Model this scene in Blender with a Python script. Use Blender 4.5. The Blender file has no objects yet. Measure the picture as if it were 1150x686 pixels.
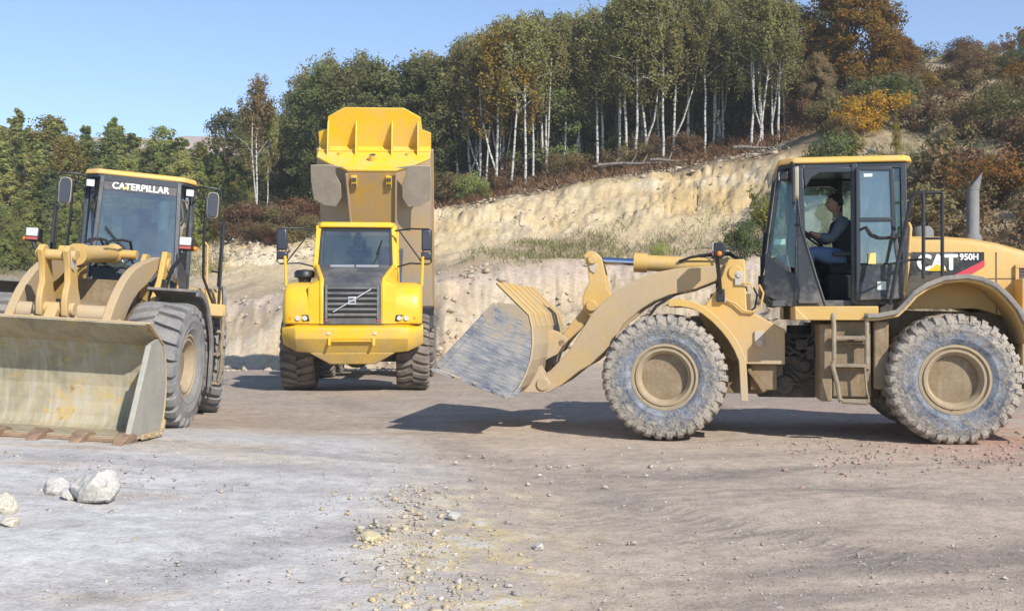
import bpy, bmesh, math, random
import numpy as np
from mathutils import Vector, Matrix, Euler
PI = math.pi
R = math.radians
sc = bpy.context.scene
COL = sc.collection
random.seed(7)
rng = np.random.default_rng(11)

# ------------------------------------------------------------------ noise
_P = np.random.default_rng(5).random((256, 256))
def vnoise(x, y):
    xi = np.floor(x).astype(int); yi = np.floor(y).astype(int)
    fx = x - xi; fy = y - yi
    fx = fx*fx*(3-2*fx); fy = fy*fy*(3-2*fy)
    a = _P[xi & 255, yi & 255]; b = _P[(xi+1) & 255, yi & 255]
    c = _P[xi & 255, (yi+1) & 255]; d = _P[(xi+1) & 255, (yi+1) & 255]
    return (a*(1-fx)+b*fx)*(1-fy) + (c*(1-fx)+d*fx)*fy
def fbm(x, y, o=4, g=.5):
    s = 0; a = 1; t = 0
    for i in range(o):
        s = s + a*(vnoise(x+17.3*i, y-9.1*i)-.5); t += a
        x = x*2.03; y = y*2.03; a *= g
    return s/t*2
def sstep(a, b, x):
    t = np.clip((x-a)/(b-a), 0, 1)
    return t*t*(3-2*t)

# ------------------------------------------------------------------ materials
def nodes(name):
    m = bpy.data.materials.new(name); m.use_nodes = True
    nt = m.node_tree
    for n in list(nt.nodes): nt.nodes.remove(n)
    out = nt.nodes.new('ShaderNodeOutputMaterial')
    return m, nt, out
class G:
    def __init__(s, nt): s.nt = nt
    def n(s, t, **kw):
        q = s.nt.nodes.new(t)
        for k, v in kw.items():
            if k.startswith('i_'):
                q.inputs[int(k[2:])].default_value = v
            else: setattr(q, k, v)
        return q
    def l(s, a, b): s.nt.links.new(a, b)
    def noise(s, vec, scale, detail=5, rough=.55, dist=0):
        q = s.n('ShaderNodeTexNoise'); q.inputs['Scale'].default_value = scale
        q.inputs['Detail'].default_value = detail; q.inputs['Roughness'].default_value = rough
        q.inputs['Distortion'].default_value = dist
        if vec is not None: s.l(vec, q.inputs['Vector'])
        return q.outputs['Fac']
    def ramp(s, fac, stops):
        q = s.n('ShaderNodeValToRGB'); e = q.color_ramp.elements
        while len(e) < len(stops): e.new(.5)
        for el, (p, c) in zip(e, stops):
            el.position = p
            el.color = c if len(c) == 4 else (*c, 1)
        s.l(fac, q.inputs['Fac']); return q.outputs['Color']
    def mix(s, fac, a, b, blend='MIX'):
        q = s.n('ShaderNodeMix', data_type='RGBA', blend_type=blend)
        for v, i in ((fac, 0), (a, 6), (b, 7)):
            if isinstance(v, (int, float)): q.inputs[i].default_value = v
            elif isinstance(v, tuple): q.inputs[i].default_value = (*v, 1) if len(v) == 3 else v
            else: s.l(v, q.inputs[i])
        return q.outputs[2]
    def math(s, op, a, b=0., clamp=False):
        q = s.n('ShaderNodeMath', operation=op, use_clamp=clamp)
        for v, i in ((a, 0), (b, 1)):
            if isinstance(v, (int, float)): q.inputs[i].default_value = v
            else: s.l(v, q.inputs[i])
        return q.outputs[0]
    def bump(s, h, dist, strength=1):
        q = s.n('ShaderNodeBump'); q.inputs['Strength'].default_value = strength
        q.inputs['Distance'].default_value = dist; s.l(h, q.inputs['Height']); return q.outputs[0]
    def bsdf(s, out, col, rough=.5, metal=0., normal=None, spec=.5):
        p = s.n('ShaderNodeBsdfPrincipled')
        for v, k in ((col, 'Base Color'), (rough, 'Roughness'), (metal, 'Metallic'), (spec, 'Specular IOR Level')):
            if isinstance(v, (int, float)): p.inputs[k].default_value = v
            elif isinstance(v, tuple): p.inputs[k].default_value = (*v, 1)
            else: s.l(v, p.inputs[k])
        if normal is not None: s.l(normal, p.inputs['Normal'])
        s.l(p.outputs[0], out.inputs['Surface']); return p

def dirty(name, base, dirt, amount=.45, scale=2.2, rough=.5, lowz=None, dirt2=None, metal=0., bump=.002, streak=False, chip=None):
    """paint with dust / mud: patches from noise, heavier below height lowz"""
    m, nt, out = nodes(name); g = G(nt)
    tc = g.n('ShaderNodeTexCoord').outputs['Object']
    n1 = g.noise(tc, scale, 7, .62, .3)
    n2 = g.noise(tc, scale*9, 5, .6)
    f = g.math('ADD', g.math('MULTIPLY', n1, .75), g.math('MULTIPLY', n2, .25))
    if lowz:
        sx = g.n('ShaderNodeSeparateXYZ'); g.l(tc, sx.inputs[0])
        hz = g.n('ShaderNodeMapRange'); g.l(sx.outputs[2], hz.inputs[0])
        hz.inputs[1].default_value = lowz[0]; hz.inputs[2].default_value = lowz[1]
        hz.inputs[3].default_value = .28; hz.inputs[4].default_value = -.1
        f = g.math('ADD', f, hz.outputs[0])
    if streak:
        mp = g.n('ShaderNodeMapping'); mp.inputs['Scale'].default_value = (9, 9, .7); g.l(tc, mp.inputs[0])
        st = g.noise(mp.outputs[0], 2.0, 4, .6)
        f = g.math('ADD', f, g.math('MULTIPLY', g.math('SUBTRACT', st, .5), .35))
    lo = .62 - amount*.5
    fac = g.ramp(f, [(max(0, lo-.12), (0, 0, 0)), (min(1, lo+.2), (1, 1, 1))])
    dcol = dirt
    if dirt2: dcol = g.mix(g.noise(tc, scale*2.3, 4), dirt, dirt2)
    c0 = base
    if chip:
        ch = g.ramp(g.noise(tc, scale*4.3, 6, .7), [(.62, (0, 0, 0)), (.66, (1, 1, 1))])
        c0 = g.mix(ch, base, chip)
    c = g.mix(g.math('MULTIPLY', fac, .92), c0, dcol)
    c = g.mix(g.math('MULTIPLY', g.math('SUBTRACT', n2, .5), .5), c, (1., 1., 1.), 'SOFT_LIGHT')
    rg = g.n('ShaderNodeMapRange'); g.l(fac, rg.inputs[0]); rg.inputs[3].default_value = rough; rg.inputs[4].default_value = .9
    g.bsdf(out, c, rg.outputs[0], metal, g.bump(f, bump*6, .6))
    return m
def plain(name, col, rough=.5, metal=0., var=.12, scale=30):
    m, nt, out = nodes(name); g = G(nt)
    tc = g.n('ShaderNodeTexCoord').outputs['Object']
    n = g.noise(tc, scale, 4)
    c = g.mix(n, tuple(v*(1-var) for v in col), tuple(min(1, v*(1+var)) for v in col))
    g.bsdf(out, c, rough, metal, g.bump(n, .001)); return m
def glass(name, tint, refl=.12, dirt=.12):
    dirt *= .38
    m, nt, out = nodes(name); g = G(nt)
    tc = g.n('ShaderNodeTexCoord').outputs['Object']
    tr = g.n('ShaderNodeBsdfTransparent'); tr.inputs[0].default_value = (*tint, 1)
    gl = g.n('ShaderNodeBsdfGlossy'); gl.inputs['Roughness'].default_value = .03
    fr = g.n('ShaderNodeFresnel'); fr.inputs[0].default_value = 1.5
    mx = g.n('ShaderNodeMixShader'); g.l(g.math('ADD', fr.outputs[0], refl, True), mx.inputs[0]); g.l(tr.outputs[0], mx.inputs[1]); g.l(gl.outputs[0], mx.inputs[2])
    df = g.n('ShaderNodeBsdfDiffuse'); df.inputs[0].default_value = (.42, .42, .38, 1)
    d = g.math('MULTIPLY', g.ramp(g.noise(tc, 1.6, 3, .5), [(.30, (0, 0, 0)), (.80, (1, 1, 1))]), dirt*2)
    d = g.math('ADD', d, dirt*.4)
    m2 = g.n('ShaderNodeMixShader'); g.l(d, m2.inputs[0]); g.l(mx.outputs[0], m2.inputs[1]); g.l(df.outputs[0], m2.inputs[2])
    g.l(m2.outputs[0], out.inputs['Surface']); return m

M = {}
YEL = (.60, .365, .085); DUST = (.50, .385, .25); DUST2 = (.40, .32, .225)
M['yellow'] = dirty('dusty_yellow_paint', (.58, .365, .105), DUST, .24, 1.4, .45, (.3, 1.7), DUST2, chip=(.50, .36, .17), streak=True)
M['bucket_shell'] = dirty('dusty_bucket_paint', (.58, .38, .10), (.52, .42, .30), .36, 2.2, .5, (.3, 1.3), DUST2, chip=(.56, .46, .33), streak=True)
M['yellow_muddy'] = dirty('muddy_yellow_paint', (.50, .33, .10), (.44, .35, .24), .56, 1.9, .55, None, (.40, .30, .19), chip=(.40, .31, .2), streak=True)
M['roof_yellow'] = dirty('roof_yellow_paint', (.68, .40, .06), DUST, .22, 2.2, .4)
M['truck_yellow'] = dirty('bright_yellow_paint', (.79, .475, .022), (.58, .42, .17), .20, 1.9, .36, (.5, 1.3), (.42, .29, .13), streak=True, chip=(.66, .40, .05))  # low dirt band is dust plus the bumper's underside shade put into the colour
M['bed_yellow'] = dirty('tipper_yellow_paint', (.79, .49, .022), (.58, .43, .2), .16, 1.6, .42, streak=True)
M['bed_worn'] = dirty('worn_tipper_steel', (.46, .29, .07), (.36, .285, .205), .50, 1.3, .6, None, (.33, .27, .22), streak=True)
M['bed_rust'] = dirty('rusty_yellow_floor', (.56, .31, .035), (.38, .28, .19), .36, 1.5, .55, None, (.33, .24, .17), streak=True)
M['bed_grey'] = dirty('grey_dusty_steel', (.27, .225, .17), (.42, .36, .285), .5, 3.0, .7, None, (.31, .26, .20), streak=True)
M['black'] = dirty('black_painted_steel', (.018, .019, .022), (.22, .19, .15), .02, 3.0, .45, (.2, 1.2))
M['cab_dark'] = dirty('dark_cab_paint', (.035, .040, .050), (.26, .24, .21), .04, 2.0, .4, (1.0, 2.1))
M['ladder'] = dirty('dusty_ladder_steel', (.12, .10, .07), (.33, .265, .18), .45, 6, .7)
M['fender_grey'] = dirty('grey_rubber_lip', (.10, .10, .105), (.30, .27, .23), .4, 3, .6)
M['chassis'] = dirty('dusty_chassis_steel', (.17, .11, .04), (.36, .28, .18), .36, 2.6, .7, None, (.25, .20, .15), streak=True)
M['dark_dirty_shade'] = dirty('dirty_shade_steel', (.03, .03, .03), (.16, .13, .10), .35, 4, .7)  # dirty dark steel, also used as painted shade inside the rear fenders
M['steel_worn'] = dirty('scraped_bucket_steel', (.115, .15, .225), (.44, .37, .28), .40, 3.4, .42, None, (.40, .39, .38), metal=.2, streak=True, chip=(.40, .42, .46))
def scraped():
    m, nt, out = nodes('scraped_bucket_side'); g = G(nt)
    tc = g.n('ShaderNodeTexCoord').outputs['Object']
    mp = g.n('ShaderNodeMapping'); mp.inputs['Rotation'].default_value = (0, R(-38), 0); mp.inputs['Scale'].default_value = (1.0, 1, 9); g.l(tc, mp.inputs[0])
    mq = g.n('ShaderNodeMapping'); mq.inputs['Rotation'].default_value = (0, R(22), 0); mq.inputs['Scale'].default_value = (1.2, 1, 11); g.l(tc, mq.inputs[0])
    s1 = g.noise(mp.outputs[0], 5.5, 9, .75, .3); s2 = g.noise(mq.outputs[0], 3.4, 8, .72, .3); n = g.noise(tc, 3.2, 7, .65, .4)
    c = g.ramp(g.math('ADD', g.math('MULTIPLY', s1, .55), g.math('MULTIPLY', n, .45)), [(.38, (.085, .10, .135)), (.46, (.17, .185, .22)), (.53, (.28, .28, .285)), (.61, (.43, .40, .365))])
    c = g.mix(g.ramp(s2, [(.50, (0, 0, 0)), (.62, (.8, .8, .8))]), c, (.46, .40, .31))
    sx = g.n('ShaderNodeSeparateXYZ'); g.l(tc, sx.inputs[0])
    up = g.math('ADD', g.math('MULTIPLY', sx.outputs[2], .42), g.math('SUBTRACT', n, .82))
    c = g.mix(g.ramp(up, [(.0, (0, 0, 0)), (.12, (.9, .9, .9))]), c, (.40, .31, .20))
    g.bsdf(out, c, .5, .15, g.bump(s1, .01, .5)); return m
M['scraped'] = scraped()

M['bucket_inside'] = dirty('bucket_inner_steel', (.25, .235, .165), (.46, .39, .26), .44, 3.4, .6, None, (.30, .27, .20), chip=(.54, .34, .06))
def liner():
    m, nt, out = nodes('worn_bucket_lining'); g = G(nt)
    tc = g.n('ShaderNodeTexCoord').outputs['Object']
    a = g.noise(tc, 2.1, 7, .62, .5); b = g.noise(tc, 9, 6, .65); d = g.noise(tc, 3.7, 7, .68, .8)
    mp = g.n('ShaderNodeMapping'); mp.inputs['Scale'].default_value = (3, 14, 1.2); g.l(tc, mp.inputs[0]); s = g.noise(mp.outputs[0], 1.3, 6, .65)
    c = g.mix(g.ramp(a, [(.38, (0, 0, 0)), (.60, (1, 1, 1))]), (.27, .24, .16), (.42, .355, .235))
    c = g.mix(g.math('MULTIPLY', g.ramp(s, [(.45, (0, 0, 0)), (.65, (1, 1, 1))]), .55), c, (.46, .44, .38))
    c = g.mix(g.ramp(d, [(.54, (0, 0, 0)), (.62, (.65, .65, .65))]), c, (.50, .35, .11))
    c = g.mix(g.ramp(g.math('ADD', g.math('MULTIPLY', d, .5), g.math('MULTIPLY', b, .5)), [(.58, (0, 0, 0)), (.64, (.7, .7, .7))]), c, (.20, .125, .065))
    g.bsdf(out, c, .6, .05, g.bump(b, .012, .6)); return m
M['bucket_side'] = dirty('bucket_side_steel', (.26, .25, .21), (.38, .35, .29), .5, 1.8, .55, streak=True)
M['liner'] = liner()
M['tooth'] = dirty('rusty_tooth_steel', (.19, .105, .07), (.36, .26, .17), .35, 6, .65)
M['chrome'] = plain('polished_rod', (.55, .60, .72), .15, 1.)
M['rim'] = dirty('dusty_rim_paint', (.40, .27, .10), (.43, .345, .235), .66, 5, .65, None, (.27, .21, .145))
M['rubber_hose'] = plain('hose_rubber', (.02, .02, .022), .6)
M['seat'] = plain('seat_fabric', (.018, .02, .024), .85)
M['interior'] = plain('cab_interior_plastic', (.05, .055, .06), .6)
M['silver'] = plain('silver_paint', (.55, .56, .58), .35, .3)
M['grey_plate'] = dirty('light_grey_fitting', (.42, .43, .44), DUST, .3, 6, .5)
M['white'] = plain('white_lettering', (.80, .80, .80), .5)
M['cat_yellow'] = plain('yellow_lettering', (.80, .48, .02), .5)
M['decal_black'] = dirty('black_decal', (.02, .022, .025), (.2, .17, .13), .12, 5, .4)
M['decal_red'] = plain('red_decal', (.55, .05, .07), .5)
M['grille_grey'] = dirty('dark_grey_hood_paint', (.060, .064, .074), (.2, .18, .16), .16, 2, .42)
M['louvre'] = dirty('dusty_louvre', (.11, .115, .13), (.26, .24, .21), .3, 4, .5)
M['grille_black'] = plain('grille_plastic', (.018, .018, .02), .5)
M['lamp'] = plain('lamp_lens', (.56, .56, .54), .2)
M['lamp_red'] = plain('red_lens', (.45, .10, .08), .3)
M['lamp_orange'] = plain('orange_lens', (.8, .22, .02), .25)
M['mirror'] = plain('mirror_back', (.04, .042, .055), .3)
M['mirror_glass'] = plain('mirror_glass', (.30, .34, .42), .06, 1.)
M['mirror_rim'] = plain('pale_mirror_rim', (.42, .38, .29), .5)
M['stack'] = dirty('exhaust_steel', (.13, .14, .165), (.24, .22, .20), .3, 5, .6)
M['glass'] = glass('cab_glass', (.68, .82, .82), .04, .10)
M['glass_wind'] = glass('windscreen_glass', (.66, .80, .82), .13, .20)
M['glass_truck'] = glass('truck_windscreen', (.55, .68, .70), .13, .14)
M['sticker'] = plain('sticker_pale', (.62, .66, .60), .5)
M['sticker_teal'] = plain('sticker_teal', (.35, .60, .55), .5)
M['sticker_yellow'] = plain('sticker_yellow', (.75, .6, .2), .5)
M['skin'] = plain('skin', (.42, .24, .16), .55)
M['hair'] = plain('dark_hair', (.02, .014, .010), .6)
M['vest'] = plain('dark_vest_cloth', (.018, .020, .026), .9)
M['shirt'] = plain('grey_blue_shirt', (.12, .14, .18), .85)
M['collar'] = plain('white_collar_cloth', (.62, .62, .62), .85)
M['jeans'] = plain('jeans_cloth', (.12, .20, .36), .85)

def tyre_mat():
    m, nt, out = nodes('muddy_tyre_rubber'); g = G(nt)
    tc = g.n('ShaderNodeTexCoord').outputs['Object']
    oi = g.n('ShaderNodeObjectInfo'); ad = g.n('ShaderNodeVectorMath', operation='ADD'); g.l(tc, ad.inputs[0]); g.l(oi.outputs['Location'], ad.inputs[1]); ov = ad.outputs[0]
    a = g.noise(ov, 4.5, 9, .72, .6); b = g.noise(ov, 22, 6, .7); c = g.noise(ov, 7.0, 8, .7, .9); e = g.noise(ov, 55, 4, .6)
    f = g.math('ADD', g.math('MULTIPLY', a, .6), g.math('MULTIPLY', b, .4))
    col = g.ramp(f, [(.30, (.045, .055, .075)), (.42, (.11, .13, .165)), (.50, (.22, .24, .275)), (.60, (.34, .345, .36)), (.72, (.45, .44, .43))])
    sx = g.n('ShaderNodeSeparateXYZ'); g.l(tc, sx.inputs[0])
    rr = g.math('SQRT', g.math('ADD', g.math('POWER', sx.outputs[0], 2), g.math('POWER', sx.outputs[2], 2)))
    mr = g.n('ShaderNodeMapRange'); g.l(rr, mr.inputs[0]); mr.inputs[1].default_value = .44; mr.inputs[2].default_value = .68
    mr.inputs[3].default_value = -.10; mr.inputs[4].default_value = .09
    mud = g.ramp(g.math('ADD', g.math('ADD', g.math('MULTIPLY', c, .6), g.math('MULTIPLY', b, .4)), mr.outputs[0]), [(.42, (0, 0, 0)), (.56, (1, 1, 1))])
    mc = g.mix(e, (.31, .26, .20), (.52, .45, .36))
    col = g.mix(g.math('MULTIPLY', mud, .85), col, mc)
    g.bsdf(out, col, .85, 0, g.bump(g.math('ADD', g.math('ADD', b, mud), g.math('MULTIPLY', e, .5)), .02, .8), .3); return m
M['tyre'] = tyre_mat()
M['tyre_dark'] = dirty('dark_tyre_rubber', (.030, .030, .032), (.26, .22, .18), .48, 5, .8)
M['tyre_grey'] = dirty('grey_tyre_rubber', (.10, .115, .14), (.27, .25, .225), .52, 4, .8)

# ------------------------------------------------------------------ mesh builder
class MB:
    def __init__(s): s.v = []; s.f = []
    def add(s, vs, fs):
        o = len(s.v); s.v += [tuple(p) for p in vs]; s.f += [tuple(i+o for i in f) for f in fs]; return s
    def box(s, x0, x1, y0, y1, z0, z1):
        v = [(x, y, z) for z in (z0, z1) for y in (y0, y1) for x in (x0, x1)]
        return s.add(v, [(0, 2, 3, 1), (4, 5, 7, 6), (0, 1, 5, 4), (2, 6, 7, 3), (0, 4, 6, 2), (1, 3, 7, 5)])
    def obox(s, c, size, rot=(0, 0, 0)):
        m = Euler(rot).to_matrix(); c = Vector(c)
        v = [c + m @ Vector((x*size[0]/2, y*size[1]/2, z*size[2]/2)) for z in (-1, 1) for y in (-1, 1) for x in (-1, 1)]
        return s.add(v, [(0, 2, 3, 1), (4, 5, 7, 6), (0, 1, 5, 4), (2, 6, 7, 3), (0, 4, 6, 2), (1, 3, 7, 5)])
    def bar(s, a, b, w, h=None, up=(0, 0, 1)):
        a = Vector(a); b = Vector(b); d = (b-a).normalized(); h = h or w
        u = Vector(up); x = d.cross(u)
        if x.length < 1e-3: x = d.cross(Vector((1, 0, 0)))
        x.normalize(); u = x.cross(d)
        v = [p + x*i*w/2 + u*j*h/2 for p in (a, b) for i, j in ((-1, -1), (1, -1), (1, 1), (-1, 1))]
        return s.add(v, [(3, 2, 1, 0), (4, 5, 6, 7), (0, 1, 5, 4), (1, 2, 6, 5), (2, 3, 7, 6), (3, 0, 4, 7)])
    def cyl(s, a, b, r0, r1=None, n=20, cap=True):
        r1 = r0 if r1 is None else r1
        a = Vector(a); b = Vector(b); d = (b-a).normalized()
        x = d.orthogonal().normalized(); y = d.cross(x)
        v = []
        for p, r in ((a, r0), (b, r1)):
            for i in range(n):
                t = 2*PI*i/n; v.append(p + (x*math.cos(t)+y*math.sin(t))*r)
        f = [(i, (i+1) % n, n+(i+1) % n, n+i) for i in range(n)]
        if cap: f += [tuple(range(n-1, -1, -1)), tuple(range(n, 2*n))]
        return s.add(v, f)
    def tube(s, pts, r, n=8):
        pts = [Vector(p) for p in pts]; rs = r if isinstance(r, (list, tuple)) else [r]*len(pts)
        v = []; prev = None
        for k, p in enumerate(pts):
            d = (pts[min(k+1, len(pts)-1)] - pts[max(k-1, 0)]).normalized()
            x = d.orthogonal().normalized() if prev is None else (prev - d*prev.dot(d)).normalized()
            prev = x; y = d.cross(x)
            for i in range(n):
                t = 2*PI*i/n; v.append(p + (x*math.cos(t)+y*math.sin(t))*rs[k])
        f = []
        for k in range(len(pts)-1):
            f += [(k*n+i, k*n+(i+1) % n, (k+1)*n+(i+1) % n, (k+1)*n+i) for i in range(n)]
        f += [tuple(range(n-1, -1, -1)), tuple(range((len(pts)-1)*n, len(pts)*n))]
        return s.add(v, f)
    def prism(s, prof, y0, y1):
        """profile in (x,z), extruded along y"""
        n = len(prof)
        v = [(x, y0, z) for x, z in prof] + [(x, y1, z) for x, z in prof]
        f = [(i, (i+1) % n, n+(i+1) % n, n+i) for i in range(n)]
        f += [tuple(range(n-1, -1, -1)), tuple(range(n, 2*n))]
        return s.add(v, f)
    def prism_f(s, pts, fa, fb):
        """loop of 2D points mapped by two functions to 3D (two caps)"""
        n = len(pts)
        v = [fa(*p) for p in pts] + [fb(*p) for p in pts]
        f = [(i, (i+1) % n, n+(i+1) % n, n+i) for i in range(n)]
        f += [tuple(range(n-1, -1, -1)), tuple(range(n, 2*n))]
        return s.add(v, f)
    def strip(s, path, y0, y1, t):
        """curved plate: path in (x,z), extruded y0..y1, thickness t to the path's left side"""
        n = len(path); off = []
        for k in range(n):
            a = path[max(k-1, 0)]; b = path[min(k+1, n-1)]
            dx, dz = b[0]-a[0], b[1]-a[1]; L = math.hypot(dx, dz) or 1
            off.append((path[k][0]-dz/L*t, path[k][1]+dx/L*t))
        for k in range(n-1):
            q = [path[k], path[k+1], off[k+1], off[k]]
            v = [(x, y, z) for y in (y0, y1) for x, z in q]
            f = [(0, 1, 5, 4), (2, 3, 7, 6), (3, 2, 1, 0), (4, 5, 6, 7)]
            if k == 0: f.append((0, 4, 7, 3))
            if k == n-2: f.append((1, 2, 6, 5))
            s.add(v, f)
        return s
    def slab(s, pts, t):
        """planar polygon with thickness t along its normal (centred)"""
        P = [Vector(p) for p in pts]; n = len(P)
        nrm = Vector((0, 0, 0))
        for i in range(n): nrm += P[i].cross(P[(i+1) % n])
        nrm.normalize()
        v = [p - nrm*t/2 for p in P] + [p + nrm*t/2 for p in P]
        f = [(i, (i+1) % n, n+(i+1) % n, n+i) for i in range(n)]
        f += [tuple(range(n-1, -1, -1)), tuple(range(n, 2*n))]
        return s.add(v, f)
    def lathe(s, prof, n=48, axis='y'):
        v = []; k = len(prof)
        for i in range(n):
            t = 2*PI*i/n; c, q = math.cos(t), math.sin(t)
            for r, h in prof:
                v.append((r*c, h, r*q) if axis == 'y' else (r*c, r*q, h))
        f = []
        for i in range(n):
            j = (i+1) % n
            for m in range(k-1): f.append((i*k+m, i*k+m+1, j*k+m+1, j*k+m))
        return s.add(v, f)
    def ball(s, c, r, nu=14, nv=9):
        rx = r if isinstance(r, (tuple, list)) else (r, r, r)
        v = [(c[0], c[1], c[2]+rx[2])]
        for j in range(1, nv):
            for i in range(nu):
                a = PI*j/nv; b = 2*PI*i/nu
                v.append((c[0]+rx[0]*math.sin(a)*math.cos(b), c[1]+rx[1]*math.sin(a)*math.sin(b), c[2]+rx[2]*math.cos(a)))
        v.append((c[0], c[1], c[2]-rx[2])); L = len(v)-1
        f = [(0, 1+i, 1+(i+1) % nu) for i in range(nu)]
        for j in range(nv-2):
            for i in range(nu):
                f.append((1+j*nu+i, 1+(j+1)*nu+i, 1+(j+1)*nu+(i+1) % nu, 1+j*nu+(i+1) % nu))
        o = 1+(nv-2)*nu
        f += [(L, o+(i+1) % nu, o+i) for i in range(nu)]
        return s.add(v, f)
    def build(s, name, mat, parent=None, bevel=0., smooth=40, loc=None, rotz=0.):
        me = bpy.data.meshes.new(name); me.from_pydata(s.v, [], s.f)
        bm = bmesh.new(); bm.from_mesh(me); bmesh.ops.recalc_face_normals(bm, faces=bm.faces); bm.to_mesh(me); bm.free()
        for mm in (mat if isinstance(mat, list) else [mat]): me.materials.append(mm)
        if smooth:
            me.polygons.foreach_set('use_smooth', [True]*len(me.polygons)); me.set_sharp_from_angle(angle=R(smooth))
        o = bpy.data.objects.new(name, me); COL.objects.link(o)
        if parent is not None: o.parent = parent
        if loc: o.location = loc
        if rotz: o.rotation_euler.z = rotz
        if bevel:
            b = o.modifiers.new('bevel', 'BEVEL'); b.width = bevel; b.segments = 2; b.limit_method = 'ANGLE'; b.angle_limit = R(35)
        return o

def tag(o, label=None, cat=None, group=None, kind=None):
    if label: o['label'] = label
    if cat: o['category'] = cat
    if group: o['group'] = group
    if kind: o['kind'] = kind
    return o
def empty(name, loc=(0, 0, 0), rz=0.):
    o = bpy.data.objects.new(name, None); COL.objects.link(o); o.location = loc; o.rotation_euler.z = rz
    o.empty_display_size = .3
    return o
def text_mesh(txt, size, bold=0., depth=.004, spacing=1., shear=0., xscale=1.):
    cu = bpy.data.curves.new('txt', 'FONT'); cu.body = txt; cu.size = size; cu.extrude = depth/2
    cu.space_character = spacing; cu.shear = shear; cu.align_x = 'CENTER'; cu.align_y = 'CENTER'
    o = bpy.data.objects.new('txt', cu); COL.objects.link(o)
    bpy.context.view_layer.update()
    me = bpy.data.meshes.new_from_object(o.evaluated_get(bpy.context.evaluated_depsgraph_get()))
    bpy.data.objects.remove(o); bpy.data.curves.remove(cu)
    # heavier strokes: copies of the letters set side by side, each a hair prouder than the last
    vs = [v.co.copy() for v in me.vertices]; fs = [tuple(p.vertices) for p in me.polygons]; V = []; F = []
    for k, (dx, dy) in enumerate(((0, 0), (1, 0), (-1, 0), (.5, .8), (-.5, -.8), (.5, -.8), (-.5, .8)) if bold else ((0, 0),)):
        o_ = len(V); V += [(v.x*xscale+dx*bold, v.y+dy*bold, v.z+k*.0004) for v in vs]; F += [tuple(i+o_ for i in f) for f in fs]
    m2 = bpy.data.meshes.new('text'); m2.from_pydata(V, [], F); bpy.data.meshes.remove(me)
    return m2
def put_text(name, me, mat, parent, pos, xdir, zdir, rotz=0.):
    """bake the text into machine coordinates: xdir = reading direction, zdir = up"""
    x = Vector(xdir).normalized(); z = Vector(zdir); z = (z - x*z.dot(x)).normalized(); n = x.cross(z)
    mm = Matrix((( x.x, z.x, n.x, pos[0]), (x.y, z.y, n.y, pos[1]), (x.z, z.z, n.z, pos[2]), (0, 0, 0, 1)))
    me.transform(mm); me.materials.clear(); me.materials.append(mat)
    o = bpy.data.objects.new(name, me); COL.objects.link(o); o.parent = parent; o.rotation_euler.z = rotz
    return o
def skin_mesh(verts, edges, radii, sub=2):
    me = bpy.data.meshes.new('skin'); me.from_pydata(verts, edges, [])
    o = bpy.data.objects.new('skin', me); COL.objects.link(o)
    o.modifiers.new('s', 'SKIN')
    if not me.skin_vertices: raise RuntimeError('no skin layer')
    for i, r in enumerate(radii):
        r = r if isinstance(r, tuple) else (r, r)
        me.skin_vertices[0].data[i].radius = r
        me.skin_vertices[0].data[i].use_root = (i == 0)
    s = o.modifiers.new('sub', 'SUBSURF'); s.levels = sub; s.render_levels = sub
    bpy.context.view_layer.update()
    r = bpy.data.meshes.new_from_object(o.evaluated_get(bpy.context.evaluated_depsgraph_get()))
    bpy.data.objects.remove(o)
    r.polygons.foreach_set('use_smooth', [True]*len(r.polygons))
    return r
def mesh_obj(name, me, mat, parent=None):
    me.materials.clear(); me.materials.append(mat)
    o = bpy.data.objects.new(name, me); COL.objects.link(o)
    if parent is not None: o.parent = parent
    return o
# ------------------------------------------------------------------ wheels
def tyre_mesh(Rr=.75, rim=.375, hw=.30, lugs=26, dep=.05, seed=3):
    b = MB()
    c = Rr-dep
    prof = [(rim, hw*.62), (rim+.02, hw*.86), (rim+.07, hw*.97), (rim+.09, hw*1.0), (rim+.10, hw*.985), (c-.17, hw*1.02), (c-.155, hw*1.04), (c-.14, hw*1.02), (c-.065, hw*1.0), (c-.03, hw*.94), (c-.005, hw*.8), (c, hw*.5), (c+.004, 0)]
    prof = prof + [(r, -y) for r, y in prof[-2::-1]]
    b.lathe(prof, 80)
    rs = random.Random(seed)
    pit = 2*PI/lugs
    for side in (1, -1):
        for k in range(lugs):
            t0 = (k + (.5 if side < 0 else 0))*pit
            secs = []
            for yy, ri, ro, sk, wd in ((-.02, c-.02, Rr-.004, .30, .26), (.35, c-.03, Rr, .12, .27), (.70, c-.04, Rr-.002, 0, .29), (.90, c-.06, Rr-.016, -.05, .30), (1.0, c-.07, Rr-.04, -.06, .29), (1.035, c-.08, Rr-.04-dep*.9, -.06, .24)):
                y = side*yy*hw; a = t0 + sk*pit*1.3; w = wd*pit*rs.uniform(.93, 1.05)
                j = rs.uniform(-.004, .003)
                secs.append([(rr*math.cos(a+s*w), y, rr*math.sin(a+s*w)) for s, rr in ((-1, ri), (1, ri), (.86, ro+j), (-.86, ro+j))])
            v = [p for q in secs for p in q]; n = len(secs)
            f = [(0, 1, 2, 3), tuple((n-1)*4+i for i in (3, 2, 1, 0))]
            for m in range(n-1):
                f += [(m*4+i, m*4+(i+1) % 4, (m+1)*4+(i+1) % 4, (m+1)*4+i) for i in range(4)]
            b.add(v, f)
    return b
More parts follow.
